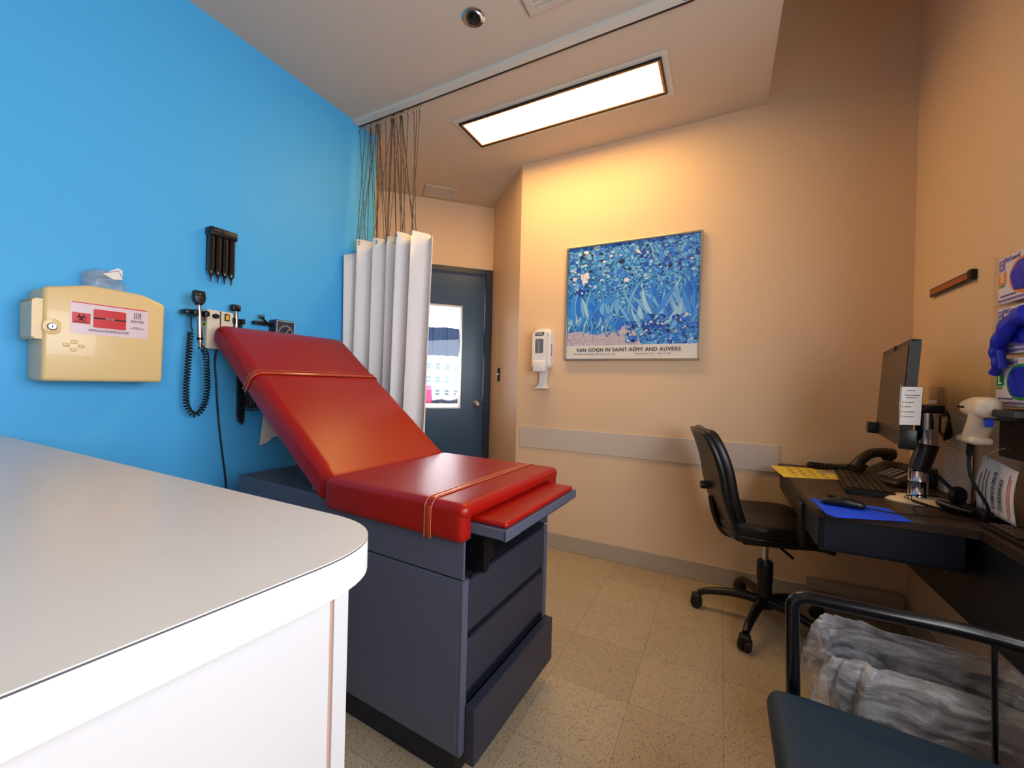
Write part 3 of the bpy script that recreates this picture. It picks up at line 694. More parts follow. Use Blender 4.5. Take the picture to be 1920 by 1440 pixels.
box(b, (X1+.0019, .567, 1.327), (X1+.0024, .652, 1.332))
for k in range(3):    # biohazard mark
    a = math.pi/2+k*2*math.pi/3
    tube(b, [(X1+.0022, .538+.0062*math.cos(a)+.0062*math.cos(q), 1.326+.0062*math.sin(a)+.0062*math.sin(q)) for q in [a+.6+(2*math.pi-1.2)*j/12 for j in range(13)]], .0011, 4)
tube(b, [(X1+.0022, .538+.0055*math.cos(q), 1.326+.0055*math.sin(q)) for q in [2*math.pi*j/14 for j in range(14)]], .0007, 4, close=True)
text_bm(b, 'BIOHAZARD', .006, FY(X1+.002, .538, 1.311), bold=.01)
text_bm(b, 'CAUTION: DO NOT OPEN OR REMOVE CONTAINER\nWHEN FULL REPLACE BEFORE REACHING THE LINE', .0045, FY(X1+.0016, .608, 1.287))
text_bm(b, 'U', .016, FY(X1+.0016, .684, 1.353), bold=.02)
for q in ((.674, .676, 1.343, 1.363), (.692, .694, 1.343, 1.363), (.674, .694, 1.361, 1.363), (.674, .694, 1.343, 1.345)): box(b, (X1+.0013, q[0], q[2]), (X1+.0018, q[1], q[3]))
text_bm(b, 'SHARPS CABINET\nIN-ROOM SYSTEM', .0048, FY(X1+.0016, .684, 1.332)); text_bm(b, 'PROPERTY OF\nMEDICAL WASTE UNIT', .004, FY(X1+.0016, .684, 1.308))
obj('label_print', b, M['ink'], t)
b = NB(); text_bm(b, 'FULL LINE', .0052, FY(X1+.0026, .609, 1.3295), bold=.01); obj('fill_line_text', b, M['paper'], t)
# clear cup with a paper tag lying on top
t = thing('plastic_pouch', 'crumpled clear plastic pouch with paper tag tucked behind the sharps cabinet', 'plastic pouch', (XW+.06, .62, 1.43))
b = NB(); cushion(b, (XW+.012, .565, 1.42), (XW+.11, .672, 1.512), .03, (6, 8, 6), fn=lambda v: Vector((v.x, v.y, v.z-.9*max(0, v.y-.64)+.004*math.sin(v.y*160)+.004*math.sin(v.x*90)))); obj('pouch', b, M['bag'], t, smooth=60)
b = NB(); prism(b, [(.600, 1.492), (.640, 1.522), (.652, 1.515), (.652, 1.482), (.628, 1.478)], 0, .002, mx=PYZ(XW+.11)); tube(b, [(XW+.1125, .606, 1.497), (XW+.1125, .642, 1.512), (XW+.1125, .650, 1.490)], .0011, 4, mi=1); obj('paper_tag', b, [M['paper'], M['boxpurple']], t)

t = thing('specula_dispenser', 'black wall dispenser with four upright tubes and nozzle tips', 'specula dispenser', (XW, 1.02, 1.6))
b = NB(); box(b, (XW+.001, .968, 1.612), (XW+.012, 1.072, 1.79), .003); box(b, (XW+.001, .962, 1.765), (XW+.05, 1.076, 1.803), .006, 3); obj('bracket', b, M['black'], t, smooth=35)
for i in range(4):
    y = .978+.028*i; K = Matrix.Translation((XW+.027, y, 0))
    b = NB(); lathe(b, [(.0132, 1.61), (.0132, 1.766)], 20, mx=K); lathe(b, [(.0118, 1.598), (.0125, 1.612)], 20, mx=K)
    tb = obj('tube', b, M['glossblack'], t, smooth=True)
    b = NB(); lathe(b, [(.0022, 1.562), (.003, 1.575), (.0055, 1.59), (.0095, 1.598)], 16, mx=K); obj('nozzle', b, M['black'], tb, smooth=True)
b = NB(); lathe(b, [(.004, 0), (.004, .002), (.0005, .003)], 14, mx=FY(XW+.012, 1.020, 1.70)); obj('screw', b, M['steel'], t)
b = NB(); text_bm(b, 'SAFETY', .009, FY(XW+.0505, .992, 1.789)); text_bm(b, 'SPEC DISPENSER', .007, FY(XW+.0505, 1.045, 1.785)); obj('print', b, M['greyink'], t)

t = thing('diagnostic_set', 'off-white wall transformer with black-headed scopes on chrome handles and coiled cords', 'diagnostic set', (XW, 1.01, 1.25))
b = NB(); prism(b, [(.955, 1.262), (1.064, 1.262), (1.064, 1.428), (1.060, 1.434), (.955, 1.434)], 0, .052, .005, 3, mx=PYZ(XW+.001)); obj('transformer', b, M['offwhite'], t, smooth=35)
b = NB(); box(b, (XW+.053, 1.006, 1.27), (XW+.0545, 1.010, 1.431)); obj('divider', b, M['ink'], t)
b = NB(); box(b, (XW+.053, 1.024, 1.392), (XW+.0555, 1.046, 1.424), .001); box(b, (XW+.055, 1.028, 1.397), (XW+.059, 1.042, 1.419), .001, mi=1); obj('power_switch', b, [M['black'], M['amber']], t)
b = NB(); lathe(b, [(.014, 0), (.014, .006), (.010, .012), (.0005, .012)], 24, mx=FY(XW+.053, .988, 1.407) @ Matrix.Diagonal((1, .8, 1, 1))); obj('dial', b, M['black'], t, smooth=35)
b = NB(); box(b, (XW+.01, .9535, 1.36), (XW+.048, .955, 1.377)); box(b, (XW+.01, .9535, 1.382), (XW+.048, .955, 1.398), mi=1); box(b, (XW+.02, .953, 1.366), (XW+.042, .9534, 1.371), mi=2); obj('stickers', b, [M['limegreen'], M['gold'], M['ink']], t)
def holder(y, z, k=1.0):
    XW = XL; b = NB(); K_ = Matrix.Translation((XW, 0, 0)) @ Matrix.Diagonal((k, 1, 1, 1)) @ Matrix.Translation((-XW, 0, 0)); box(b, (XW+.02, y-.012, z-.012), (XW+.075, y+.012, z+.012), .004)
    for s in (-1, 1): box(b, (XW+.07, y+s*.020-.007, z-.013), (XW+.118, y+s*.020+.007, z+.012), .004)
    box(b, (XW+.055, y-.027, z-.013), (XW+.08, y+.027, z+.012), .004); bmesh.ops.transform(b, matrix=K_, verts=b.verts); return b
hd = obj('cradle', holder(.905, 1.405), M['black'], t, smooth=35)
b = NB(); box(b, (XW+.03, .862, 1.398), (XW+.085, .894, 1.418), .004); box(b, (XW+.02, .925, 1.398), (XW+.085, .952, 1.418), .004); obj('cradle_arm', b, M['black'], t, smooth=35)
obj('cradle', holder(1.085, 1.400, .5), M['black'], t, smooth=35)
HXs = XW+.098
b = NB(); tube(b, [(HXs, .902, 1.44), (HXs, .905, 1.40), (HXs, .908, 1.30), (HXs, .911, 1.262)], [.008, .010, .010, .006], 18); h1 = obj('handle', b, M['chrome'], t, smooth=True)
b = NB(); lathe(b, [(.0112, -.006), (.0112, .006)], 18, mx=Matrix.Translation((HXs, .909, 1.297))); obj('collar', b, M['black'], h1, smooth=35)
b = NB(); prism(b, [(.881, 1.494), (.883, 1.497), (.917, 1.497), (.919, 1.494), (.923, 1.464), (.918, 1.452), (.911, 1.438), (.892, 1.438), (.884, 1.452), (.878, 1.464)], 0, .03, .004, 3, mx=PYZ(HXs-.015)); sc1 = obj('scope_head', b, M['black'], t, smooth=35)
b = NB(); lathe(b, [(.003, 0), (.003, .001)], 14, mx=FY(HXs+.0152, .899, 1.482)); box(b, (HXs+.0152, .889, 1.469), (HXs+.016, .908, 1.4705)); obj('lens_mark', b, M['silver'], sc1)
HXs = XW+.045
b = NB(); tube(b, [(HXs, 1.076, 1.45), (HXs, 1.078, 1.41), (HXs, 1.082, 1.27)], [.007, .009, .009], 18); obj('handle', b, M['chrome'], t, smooth=True)
b = NB(); cushion(b, (HXs-.018, 1.055, 1.445), (HXs+.014, 1.093, 1.474), .007, (5, 5, 4)); sc2 = obj('scope_head', b, M['black'], t, smooth=True)
b = NB(); box(b, (HXs+.0142, 1.078, 1.462), (HXs+.0148, 1.089, 1.465)); obj('lens_mark', b, M['silver'], sc2)
cx = XW+.05; HXs = XW+.098
b = NB(); tube(b, smoothpath([(cx, .897, 1.394), (cx, .896, 1.36), (cx, .900, 1.34), (cx, .903, 1.325)], 5), .0032, 8)
cp = smoothpath([(cx, .896, 1.325), (cx, .890, 1.2), (cx, .885, 1.09), (cx, .890, 1.01), (cx+.005, .918, .973), (cx+.01, .946, 1.01), (cx+.02, .954, 1.09), (cx+.03, .944, 1.2), (cx+.045, .930, 1.245), (HXs, .912, 1.262)], 10)
tube(b, coil(cp, .0095, .0125, 11), .0030, 6); obj('coiled_cord', b, M['blackrub'], t, smooth=True)
b = NB(); tube(b, coil(smoothpath([(cx, 1.095, 1.39), (cx, 1.093, 1.2), (cx, 1.095, 1.05), (cx, 1.098, .95), (cx, 1.108, .925), (cx, 1.112, .96), (cx, 1.106, 1.1), (cx, 1.09, 1.27)], 8), .008, .0096, 11), .0031, 6); obj('coiled_cord', b, M['blackrub'], t, smooth=True)
b = NB(); tube(b, smoothpath([(XW+.02, 1.010, 1.265), (XW+.008, 1.012, 1.2), (XW+.007, 1.020, 1.1), (XW+.007, 1.032, .95), (XW+.007, 1.05, .80), (XW+.007, 1.072, .62), (XW+.012, 1.08, .3), (XW+.014, 1.08, .11)], 8), .0042, 8); obj('power_cord', b, M['blackrub'], t, smooth=True)

t = thing('blood_pressure_gauge', 'dark square blood pressure gauge showing above the raised backrest', 'blood pressure gauge', (XW, 1.30, 1.33))
b = NB(); box(b, (XW+.001, 1.255, 1.315), (XW+.06, 1.362, 1.436), .008, 3); obj('case', b, M['gauge'], t, smooth=35)
b = NB()
for q in range(26):
    a = R(-40+q*10.4); r1 = .040; r2 = .034 if q % 2 else .030
    tube(b, [(XW+.0608, 1.31+r1*math.cos(a), 1.372+r1*math.sin(a)), (XW+.0608, 1.31+r2*math.cos(a), 1.372+r2*math.sin(a))], .0008, 4)
for q in ((1.262, 1.264, 1.322, 1.43), (1.354, 1.356, 1.322, 1.43), (1.262, 1.356, 1.428, 1.43)): box(b, (XW+.0602, q[0], q[2]), (XW+.061, q[1], q[3]))
obj('scale_marks', b, M['paper'], t)
b = NB(); tube(b, [(XW+.062, 1.31, 1.372), (XW+.062, 1.33, 1.395)], .001, 4); obj('needle', b, M['paper'], t)
b = NB(); box(b, (XW+.001, 1.17, 1.40), (XW+.035, 1.255, 1.418), .004)
for q in (0, 1): tube(b, smoothpath([(XW+.03, 1.235, 1.41), (XW+.04, 1.21, 1.425), (XW+.04, 1.188+q*.018, 1.436+q*.004)], 5), .005, 8); tube(b, [(XW+.04, 1.186+q*.018+.006*math.cos(a), 1.440+q*.003+.006*math.sin(a)) for a in [2*math.pi*j/12 for j in range(12)]], .0018, 6, close=True)
obj('hose_clip', b, M['black'], t, smooth=35)
t = thing('wire_basket', 'black wall basket holding cuffs, glimpsed below the edge of the backrest', 'basket', (XW, 1.22, .98))
b = NB()
for z in (.985, 1.05, 1.12, 1.185): tube(b, [(XW+.005, 1.126, z), (XW+.085, 1.126, z), (XW+.085, 1.32, z), (XW+.005, 1.32, z)], .0022, 6)
for i in range(14): tube(b, [(XW+.085, 1.128+i*.0147, .985), (XW+.085, 1.128+i*.0147, 1.185)], .0014, 5)
for i in range(6): tube(b, [(XW+.006+i*.0155, 1.126, .985), (XW+.006+i*.0155, 1.126, 1.185)], .0014, 5)
obj('wires', b, M['black'], t)
b = NB(); cushion(b, (XW+.008, 1.132, .989), (XW+.08, 1.315, 1.15), .03, (8, 8, 6), fn=lambda v: Vector((v.x+.005*math.sin(v.z*90), v.y, v.z+.008*math.sin(v.y*60))))
tag(obj('pressure_cuff', b, M['blackrub'], smooth=60), 'black cloth pressure cuff rolled inside the wall basket', 'pressure cuff')
b = NB(); pts = [(1.172, .814), (1.19, .985), (1.30, .985), (1.30, .845), (1.24, .850), (1.21, .826)]
prism(b, pts, 0, .003, mx=PYZ(XW+.09)); tag(obj('paper_bag', b, M['paper']), 'limp white bag hanging from the wall basket behind the backrest', 'paper bag')

# ------------------------------------------------------------------ exam table (local frame: x towards the foot end, y away from camera)
ang = R(-2.2); TF = Matrix.Translation((-.617, .93, 0)) @ Matrix.Rotation(ang, 4, 'Z')
ex = thing('exam_table', 'red vinyl examination table with raised backrest on a slate steel drawer cabinet', 'examination table', (-.617, .93, 0), ang)
UL = -1.155
b = NB(); box(b, (UL, .0, .108), (-.012, .555, .5915), .003, mx=TF); box(b, (UL+.003, .003, .5905), (-.0125, .552, .597), mi=1, mx=TF); obj('lower_cabinet', b, [M['grey'], M['kick']], ex)
b = NB(); box(b, (UL+.05, .035, 0), (-.045, .520, .1075), mx=TF); obj('plinth', b, M['kick'], ex)
b = NB(); box(b, (UL, 0, .5965), (0, .008, .712), .002, mx=TF); box(b, (UL, .547, .5965), (0, .555, .712), .002, mx=TF)
box(b, (UL, .008, .5965), (-.30, .547, .708), mx=TF); box(b, (UL, 0, .708), (-.585, .555, .735), .003, mx=TF); box(b, (-.30, .008, .690), (-.02, .547, .702), mx=TF)
obj('upper_housing', b, M['grey'], ex)
for v0 in (0.0, .528):
    b = NB(); box(b, (-.012, v0, .108), (0, v0+.027, .5915), .002, mx=TF); obj('front_post', b, M['grey'], ex)
b = NB(); box(b, (-.012, .027, .108), (-.008, .528, .5915), mx=TF); obj('recess_panel', b, M['kick'], ex)
for z0, z1, u1, v0, v1 in ((.443, .586, -.001, .030, .525), (.272, .418, -.001, .030, .525), (.082, .243, .034, .020, .545)):
    b = NB(); box(b, (-.009 if u1 < 0 else .002, v0, z0), (u1, v1, z1), .003, mx=TF); d = obj('drawer', b, M['drawer'], ex)
    b = NB(); box(b, (-.0075, v0+.01, z1+.001), (-.002, v1-.01, z1+.010), mx=TF); obj('finger_pull', b, M['deskedge'], d)
# mattress: bridge shape at the foot, rounded along its top edges
SV0, SV1, ST = -.032, .602, .812
b = NB()
def seatfn(v):
    # tunnel under the foot end
    return v
cushion(b, (-.565, SV0, .766), (.022, SV1, ST), .0225, (26, 26, 4), mx=TF)
cushion(b, (-.565, SV0, .703), (.018, SV0+.052, ST-.004), .024, (22, 4, 8), mx=TF)
cushion(b, (-.565, SV1-.052, .703), (.018, SV1, ST-.004), .024, (22, 4, 8), mx=TF)
se = obj('seat_cushion', b, M['red'], ex, smooth=True)
b = NB(); cushion(b, (-.10, .035, .748), (.112, .525, .7655), .0085, (14, 18, 3), mx=TF); obj('leg_rest_pad', b, M['red'], ex, smooth=True)
b = NB(); box(b, (-.08, .022, .722), (.118, .030, .749), .0015, mx=TF); box(b, (-.08, .530, .722), (.118, .538, .749), .0015, mx=TF); box(b, (.110, .022, .720), (.120, .538, .7495), .0015, mx=TF)
box(b, (-.08, .03, .740), (.112, .53, .7475), mx=TF); box(b, (.1195, .10, .7215), (.1205, .46, .7235), mi=1, mx=TF)
obj('leg_rest_tray', b, [M['grey'], M['kick']], ex)
b = NB(); box(b, (-.15, .06, .600), (.028, .085, .719), .002, mx=TF); box(b, (-.15, .09, .615), (.010, .14, .712), .002, mx=TF)
obj('slide_bracket', b, M['black'], ex)
b = NB()
for q in ((.0, .655), (.012, .69), (-.03, .70), (-.03, .63)): lathe(b, [(.0032, 0), (.0032, .002)], 10, mx=TF @ frame((q[0]-.02, .0598, q[1]), (1, 0, 0), (0, 0, 1)))
obj('screws', b, M['steel'], ex)
# backrest
th = math.atan2(.598, .802)
BF = TF @ Matrix(((-.802, 0, .598, -.605), (0, 1, 0, 0), (.598, 0, .802, .716), (0, 0, 0, 1)))
# local: x along the backrest upwards, y across, z out of its face
def brfn(v):
    q = .004*math.sin(v.x*7)*math.sin(v.y*5); e = min(v.y-(-.022), .602-v.y)
    k = max(0, 1-v.x/.10); w_ = .004*math.sin(v.y*140+v.x*60)*k*max(0, 1-e/.10)
    m = max(0, (v.x-.90)/.10); return Vector((v.x-.035*m*max(0, 1-v.z/.06), v.y, v.z+(q+w_)*(1 if v.z > .05 else 0)-.018*m*(1 if v.z > .05 else 0)))
b = NB(); cushion(b, (-.012, -.022, 0), (.975, .602, .106), .036, (46, 30, 6), mx=BF, fn=brfn); br = obj('backrest', b, M['red'], ex, smooth=True)
b = NB(); box(b, (.06, .04, -.016), (.90, .54, .002), .003, mx=BF); obj('backrest_panel', b, M['kick'], ex)
b = NB(); tube(b, [TF @ Vector((-.86, .28, .735)), BF @ Vector((.45, .28, -.01))], .012, 12); box(b, (-.90, .25, .735), (-.82, .31, .760), .003, mx=TF); obj('lift_strut', b, M['black'], ex, smooth=True)
b = NB(); box(b, (-.70, .02, .736), (-.64, .10, .75), .002, mx=TF); obj('hinge_bracket', b, M['steel'], ex)
def strap(F, x0, width, v0, v1, ztop, zbot, r, off=.0016):
    def ring(o):
        a0, a1 = v0-o, v1+o; zt = ztop+o; pts = [(a0, zbot)]
        pts += [(a0+r-r*math.cos(t_), zt-r+r*math.sin(t_)) for t_ in [math.pi/2*i/8 for i in range(9)]]
        pts += [(a1-r+r*math.sin(t_), zt-r+r*math.cos(t_)) for t_ in [math.pi/2*i/8 for i in range(9)]]
        return pts+[(a1, zbot)]
    P = ring(off); b1 = NB(); A = [b1.verts.new(F @ Vector((x0, p[0], p[1]))) for p in P]; B = [b1.verts.new(F @ Vector((x0+width, p[0], p[1]))) for p in P]
    for i in range(len(P)-1): b1.faces.new((A[i], B[i], B[i+1], A[i+1]))
    s = obj('clear_strap', b1, M['strap'], ex, smooth=True); sm_ = s.modifiers.new('t', 'SOLIDIFY'); sm_.thickness = .001
    for xx in (x0, x0+width):
        b2 = NB(); tube(b2, [F @ Vector((xx, p[0], p[1])) for p in ring(off+.0006)], .0009, 6); obj('piping', b2, M['gold'], s, smooth=True)
strap(TF, -.115, .024, SV0, SV1, ST, .705, .032, .002)
strap(BF, .590, .024, -.022, .602, .106, .012, .037, .0035)
b = NB()
# stitched corner seam at the foot end of the mattress
tube(b, [TF @ Vector(p) for p in ((.004, SV0+.006, .780), (.004, SV0+.004, .76), (.003, SV0+.004, .735), (.002, SV0+.006, .716))], .0013, 6)
obj('corner_stitching', b, M['gold'], se, smooth=True)

# ------------------------------------------------------------------ counter in the foreground
t = thing('counter_unit', 'white laminate counter with rounded corner and beige worktop in the left foreground', 'counter', (-1.2, .0, 0))
CT, CB = .940, .897
raw = [(-2.052, -.95), (-.468, -.95), (-.374, .317), (-.374, .417), (-.48, .414), (-2.052, .392)]
outp = [(-2.052, -.95), (-.468, -.95)]
c0, c1, c2 = Vector((-.3762, .288, 0)), Vector((-.3667, .4155, 0)), Vector((-.505, .4137, 0))
for i in range(17):
    q = i/16; p = c0*(1-q)**2+c1*2*q*(1-q)+c2*q*q; cc_ = p; outp.append((cc_.x, cc_.y))
outp += [(-2.052, .392)]
b = NB(); prism(b, outp, CT-.0012, CT); obj('worktop_laminate', b, M['countertop'], t)
b = NB(); prism(b, outp, CT-.0030, CT-.0012); obj('seam_line', b, M['seam'], t)
b = NB(); prism(b, outp, CB, CT-.0030); obj('worktop_edge', b, M['counteredge'], t, smooth=30)
b = NB(); prism(b, [(-2.05, -.93), (-.508, -.93), (-.4175, .325), (-.4165, .338), (-2.05, .338)], .10, CB); obj('carcass', b, M['counterbody'], t)
b = NB(); prism(b, [(-2.05, .338), (-.4200, .338), (-.4200, .345), (-2.05, .345)], 0.1, CB); obj('panel_joint', b, M['joint'], t)
b = NB(); prism(b, [(-2.05, .345), (-.417, .345), (-.415, .364), (-2.05, .364)], .0, CB); obj('end_panel', b, M['counterbody'], t)
b = NB(); prism(b, [(-2.0, -.88), (-.56, -.88), (-.48, .33), (-2.0, .33)], 0, .10); obj('plinth', b, M['kick'], t)

# ------------------------------------------------------------------ desk along the right wall
t = thing('corner_desk', 'dark laminate L-shaped desk fixed to the walls in the right corner', 'desk', (.55, 2.2, 0))
b = NB(); top = [(.287, YB-.001), (.293, 1.745), (.297, 1.718), (.312, 1.700), (.66, 1.704), (.69, 1.70), (.690, 1.28), (XR-.001, 1.28), (XR-.001, YB-.001)]
prism(b, top, .713, .740, .002); obj('worktop', b, M['desk'], t)
b = NB(); prism(b, [(.292, YB-.012), (.298, 1.75), (.303, 1.722), (.318, 1.707), (.66, 1.713), (.66, 1.731), (.326, 1.724), (.316, 1.73), (.312, 1.75), (.308, YB-.012)], .612, .713); obj('apron', b, M['deskedge'], t)
b = NB(); box(b, (.310, 1.72, .60), (.68, 2.60, .612)); obj('underside_panel', b, M['deskedge'], t)
b = NB(); box(b, (.690, 1.29, .436), (XR-.002, 2.35, .7125), .002); ca = obj('hanging_cabinet', b, M['deskedge'], t)
b = NB(); lathe(b, [(.007, 0), (.007, .003), (.0005, .004)], 16, mx=frame((.690, 1.90, .545), (0, -1, 0), (0, 0, 1))); obj('lock', b, M['gold'], ca)
b = NB(); box(b, (.286, 1.93, .53), (.302, 2.03, .70), .003); obj('side_bracket', b, M['black'], t)
DT = .7402

b = NB(); prism(b, [(.300, 1.852), (.312, 1.640), (.330, 1.622), (.532, 1.695), (.516, 1.838)], DT, DT+.003); tag(obj('mouse_pad', b, M['bluepad']), 'bright blue mouse pad at the front edge of the desk', 'mouse pad')
b = NB(); KM = Matrix.Translation((.385, 1.785, DT+.0032)) @ Matrix.Rotation(R(-12), 4, 'Z')
cushion(b, (-.062, -.033, 0), (.058, .033, .034), .016, (10, 8, 4), mx=KM, fn=lambda v: Vector((v.x, v.y*(1-.25*max(0, v.x)/.06), v.z*(1-.35*abs(v.x-.0)/.06))))
ms = tag(obj('computer_mouse', b, M['black'], smooth=True), 'black computer mouse resting on the blue mouse pad', 'computer mouse')
b = NB(); cushion(b, (-.045, -.004, .026), (-.022, .004, .035), .003, (4, 2, 2), mx=KM); obj('scroll_wheel', b, M['blackrub'], ms, smooth=True)
b = NB(); tube(b, smoothpath([(.44, 1.775, DT+.008), (.52, 1.76, DT+.006), (.58, 1.80, DT+.004), (.60, 1.90, DT+.004), (.64, 1.93, DT+.004), (.70, 1.99, DT+.004)], 8), .0018, 6); obj('cable', b, M['blackrub'], ms)

KF = Matrix.Translation((.466, 2.03, DT)) @ Matrix.Rotation(R(-6), 4, 'Z')
t = thing('keyboard', 'black keyboard lying on the desk below the monitor', 'keyboard', (.52, 2.25, DT))
KF = Matrix.Translation((.443, 2.035, DT)) @ Matrix.Rotation(R(-7), 4, 'Z')    # x across its depth, y along its length
b = NB(); prism(b, rpoly(0, 0, .15, .46, .01), .002, .018, .003, mx=KF); obj('case', b, M['black'], t)
for r_ in range(6):
    n = 15
    for k in range(n+4):
        if r_ == 0 and 4 <= k <= 9:
            if k != 4: continue
            y0, y1 = .445-.0235*9-.001, .445-.0235*4
        else: y0, y1 = .445-.0235*(k+1)+.0035, .445-.0235*k
        if y0 < .012: continue
        xx = .010+r_*.0225
        b = NB(); box(b, (xx, y0, .018), (xx+.0185, y1, .0255), .0025, 1, mx=KF); obj('key', b, M['key'], t)

t = thing('desk_phone', 'black desk telephone with handset at the back of the desk', 'telephone', (.67, 2.42, DT))
PF = Matrix.Translation((.700, 2.42, DT)) @ Matrix.Rotation(R(-58), 4, 'Z')    # local y to the back, x to the right of the user
b = NB(); prism(b, [(-.11, 0), (.10, 0), (.10, .075), (.06, .082), (-.11, .02)], -.10, .11, .008, 3, mx=PF @ Matrix(((0, 0, 1, 0), (1, 0, 0, 0), (0, 1, 0, 0), (0, 0, 0, 1)))); obj('base', b, M['phone'], t, smooth=35)
sl = math.atan2(.062, .17)
SF = PF @ Matrix.Translation((0, -.11, .021)) @ Matrix.Rotation(sl, 4, 'X')
for i in range(3):
    for j in range(4):
        b = NB(); box(b, (-.005+i*.022, .035+j*.019, 0), (.012+i*.022, .048+j*.019, .005), .002, 1, mx=SF); obj('key', b, M['keyphone'], t)
b = NB(); box(b, (-.005, .125, 0), (.085, .165, .003), .001, mx=SF); obj('display', b, M['screen'], t)
b = NB(); box(b, (.066, .03, 0), (.086, .11, .0012), mx=SF); text_bm(b, 'CLINIC', .01, SF @ Matrix.Translation((.03, .118, .001))); obj('label_strip', b, M['greyink'], t)
b = NB(); hp = smoothpath([(-.065, -.005, .052), (-.065, .03, .075), (-.065, .09, .090), (-.065, .15, .075), (-.065, .185, .052)], 6)
hp = [SF @ Vector((p.x, p.y-.005, p.z-.022)) for p in hp]; n_ = len(hp)
tube(b, hp, [.021+.010*abs(2*i/(n_-1)-1)**3 for i in range(n_)], 14)
lathe(b, [(.026, -.012), (.028, .0), (.024, .018)], 20, mx=SF @ Matrix.Translation((-.065, .005, .028))); lathe(b, [(.026, -.012), (.028, .0), (.024, .018)], 20, mx=SF @ Matrix.Translation((-.065, .168, .028)))
obj('handset', b, M['phone'], t, smooth=45)
b = NB(); pc_ = smoothpath([(.60, 2.47, DT+.03), (.52, 2.53, DT+.022), (.44, 2.56, DT+.016), (.42, 2.60, DT+.016), (.50, 2.60, DT+.016), (.60, 2.56, DT+.03), (.62, 2.50, DT+.04)], 8)
tube(b, coil(pc_, .012, .010, 11), .0034, 6); obj('coiled_cord', b, M['blackrub'], t, smooth=True)

NPF = frame((.236, 2.548, DT), Vector((1, .09, 0)), Vector((-.2, 1, 0)).normalized())
b = NB(); prism(b, [(.236, 2.542), (.262, 2.24), (.51, 2.33), (.515, 2.585)], DT, DT+.0012)
t2 = tag(obj('yellow_note', b, M['yellow']), 'yellow paper with handwriting overhanging the far left corner of the desk', 'note')
b = NB()
for i in range(6):
    yy = 2.50-i*.037; xx = .30; n = 16
    ln = [(xx+.16*k/n+(.01 if i % 2 else 0), yy+.006*math.sin(k*2.1+i)+.02*k/n, DT+.0018) for k in range(n+1)]
    b = NB()
    for a in range(0, n-2, 4): tube(b, ln[a:a+3], .0011, 4)
    obj('handwritten_line', b, M['ink'], t2)
b = NB(); prism(b, [(.43, 2.50), (.44, 2.44), (.52, 2.47), (.52, 2.55)], DT+.0014, DT+.0022); tag(obj('paper_slip', b, M['labelwhite']), 'small pale slip on top of the yellow note, by the keyboard', 'paper slip')

# monitor
t = thing('computer_monitor', 'black flat computer monitor facing the office chair', 'monitor', (.60, 2.12, .96))
md = Vector((math.sin(R(8.5)), math.cos(R(8.5)), 0)); mu_ = Vector((math.cos(R(8.5)), -math.sin(R(8.5)), 0))*math.sin(R(3.2))+Vector((0, 0, math.cos(R(3.2))))
far = Vector((.546, 1.848, .958))+md*.60
MF = frame(far, -md, mu_)    # x from far end to near end, y up, z towards the user
b = NB(); prism(b, rpoly(0, 0, .60, .368, .006), -.028, 0, .003, mx=MF); obj('housing', b, M['black'], t, smooth=35)
b = NB(); prism(b, rpoly(.14, .06, .46, .30, .03), -.050, -.027, .010, 3, mx=MF); obj('back_cover', b, M['black'], t, smooth=35)
b = NB(); box(b, (.018, .052, .0005), (.582, .348, .0018), mx=MF); obj('screen', b, M['screen'], t)
b = NB(); box(b, (.27, .3495, .0), (.33, .3675, .004), .001, mx=MF); obj('webcam', b, M['phone'], t)
b = NB(); text_bm(b, 'hp', .018, MF @ Matrix.Translation((.30, .027, .001)), shear=.2); obj('logo', b, M['silver'], t)
b = NB(); box(b, (-.03, -.004, -.02), (.045, .045, .03), .004, mx=MF); obj('card_reader', b, M['black'], t, smooth=35)
b = NB(); box(b, (.585, -.008, -.040), (.604, .06, .004), .003, mx=MF); obj('side_clip', b, M['black'], t, smooth=35)

t = thing('monitor_arm', 'chrome column monitor stand on a pale oval base beside the monitor', 'monitor stand', (.655, 2.03, DT))
b = NB(); lathe(b, [(.098, 0), (.098, .004), (.085, .014), (.04, .020), (.0005, .020)], 40, mx=Matrix.Translation((.655, 2.03, DT)) @ Matrix.Diagonal((1.0, .8, 1, 1))); obj('base', b, M['plinth'], t, smooth=35)
b = NB(); lathe(b, [(.032, .018), (.028, .024), (.028, .075), (.029, .078), (.028, .081), (.028, .115)], 28, mx=Matrix.Translation((.652, 2.03, DT))); obj('lower_column', b, M['chrome'], t, smooth=35)
b = NB(); tube(b, [(.652, 2.03, .855), (.658, 2.03, .875), (.672, 2.03, .93), (.675, 2.03, .955)], [.030, .031, .031, .034], 24); obj('slanted_link', b, M['blackchrome'], t, smooth=35)
b = NB(); lathe(b, [(.031, .94), (.031, 1.008), (.032, 1.010), (.031, 1.012), (.031, 1.075), (.029, 1.085)], 28, mx=Matrix.Translation((.673, 2.03, 0))); obj('upper_column', b, M['chrome'], t, smooth=35)
b = NB(); box(b, (.636, 1.995, 1.07), (.710, 2.06, 1.10), .004); tube(b, [(.66, 2.05, 1.085), (.66, 2.13, 1.11), (.655, 2.16, 1.12)], .014, 12); obj('swivel_joint', b, M['black'], t, smooth=35)
b = NB(); box(b, (.634, 1.990, 1.09), (.712, 1.996, 1.165), .001); box(b, (.706, 1.996, 1.055), (.712, 2.05, 1.165), .001); obj('clear_bracket', b, M['clearplastic'], t)
b = NB(); box(b, (.664, 1.9885, 1.108), (.684, 1.9898, 1.118)); obj('small_sticker', b, M['paper'], t)
CF = frame((.565, 1.825, 1.098), (.897, .442, 0), (0.02, -.04, 1))
t = thing('instruction_card', 'small white printed card clipped at the edge of the monitor', 'card', (.565, 1.825, 1.03))
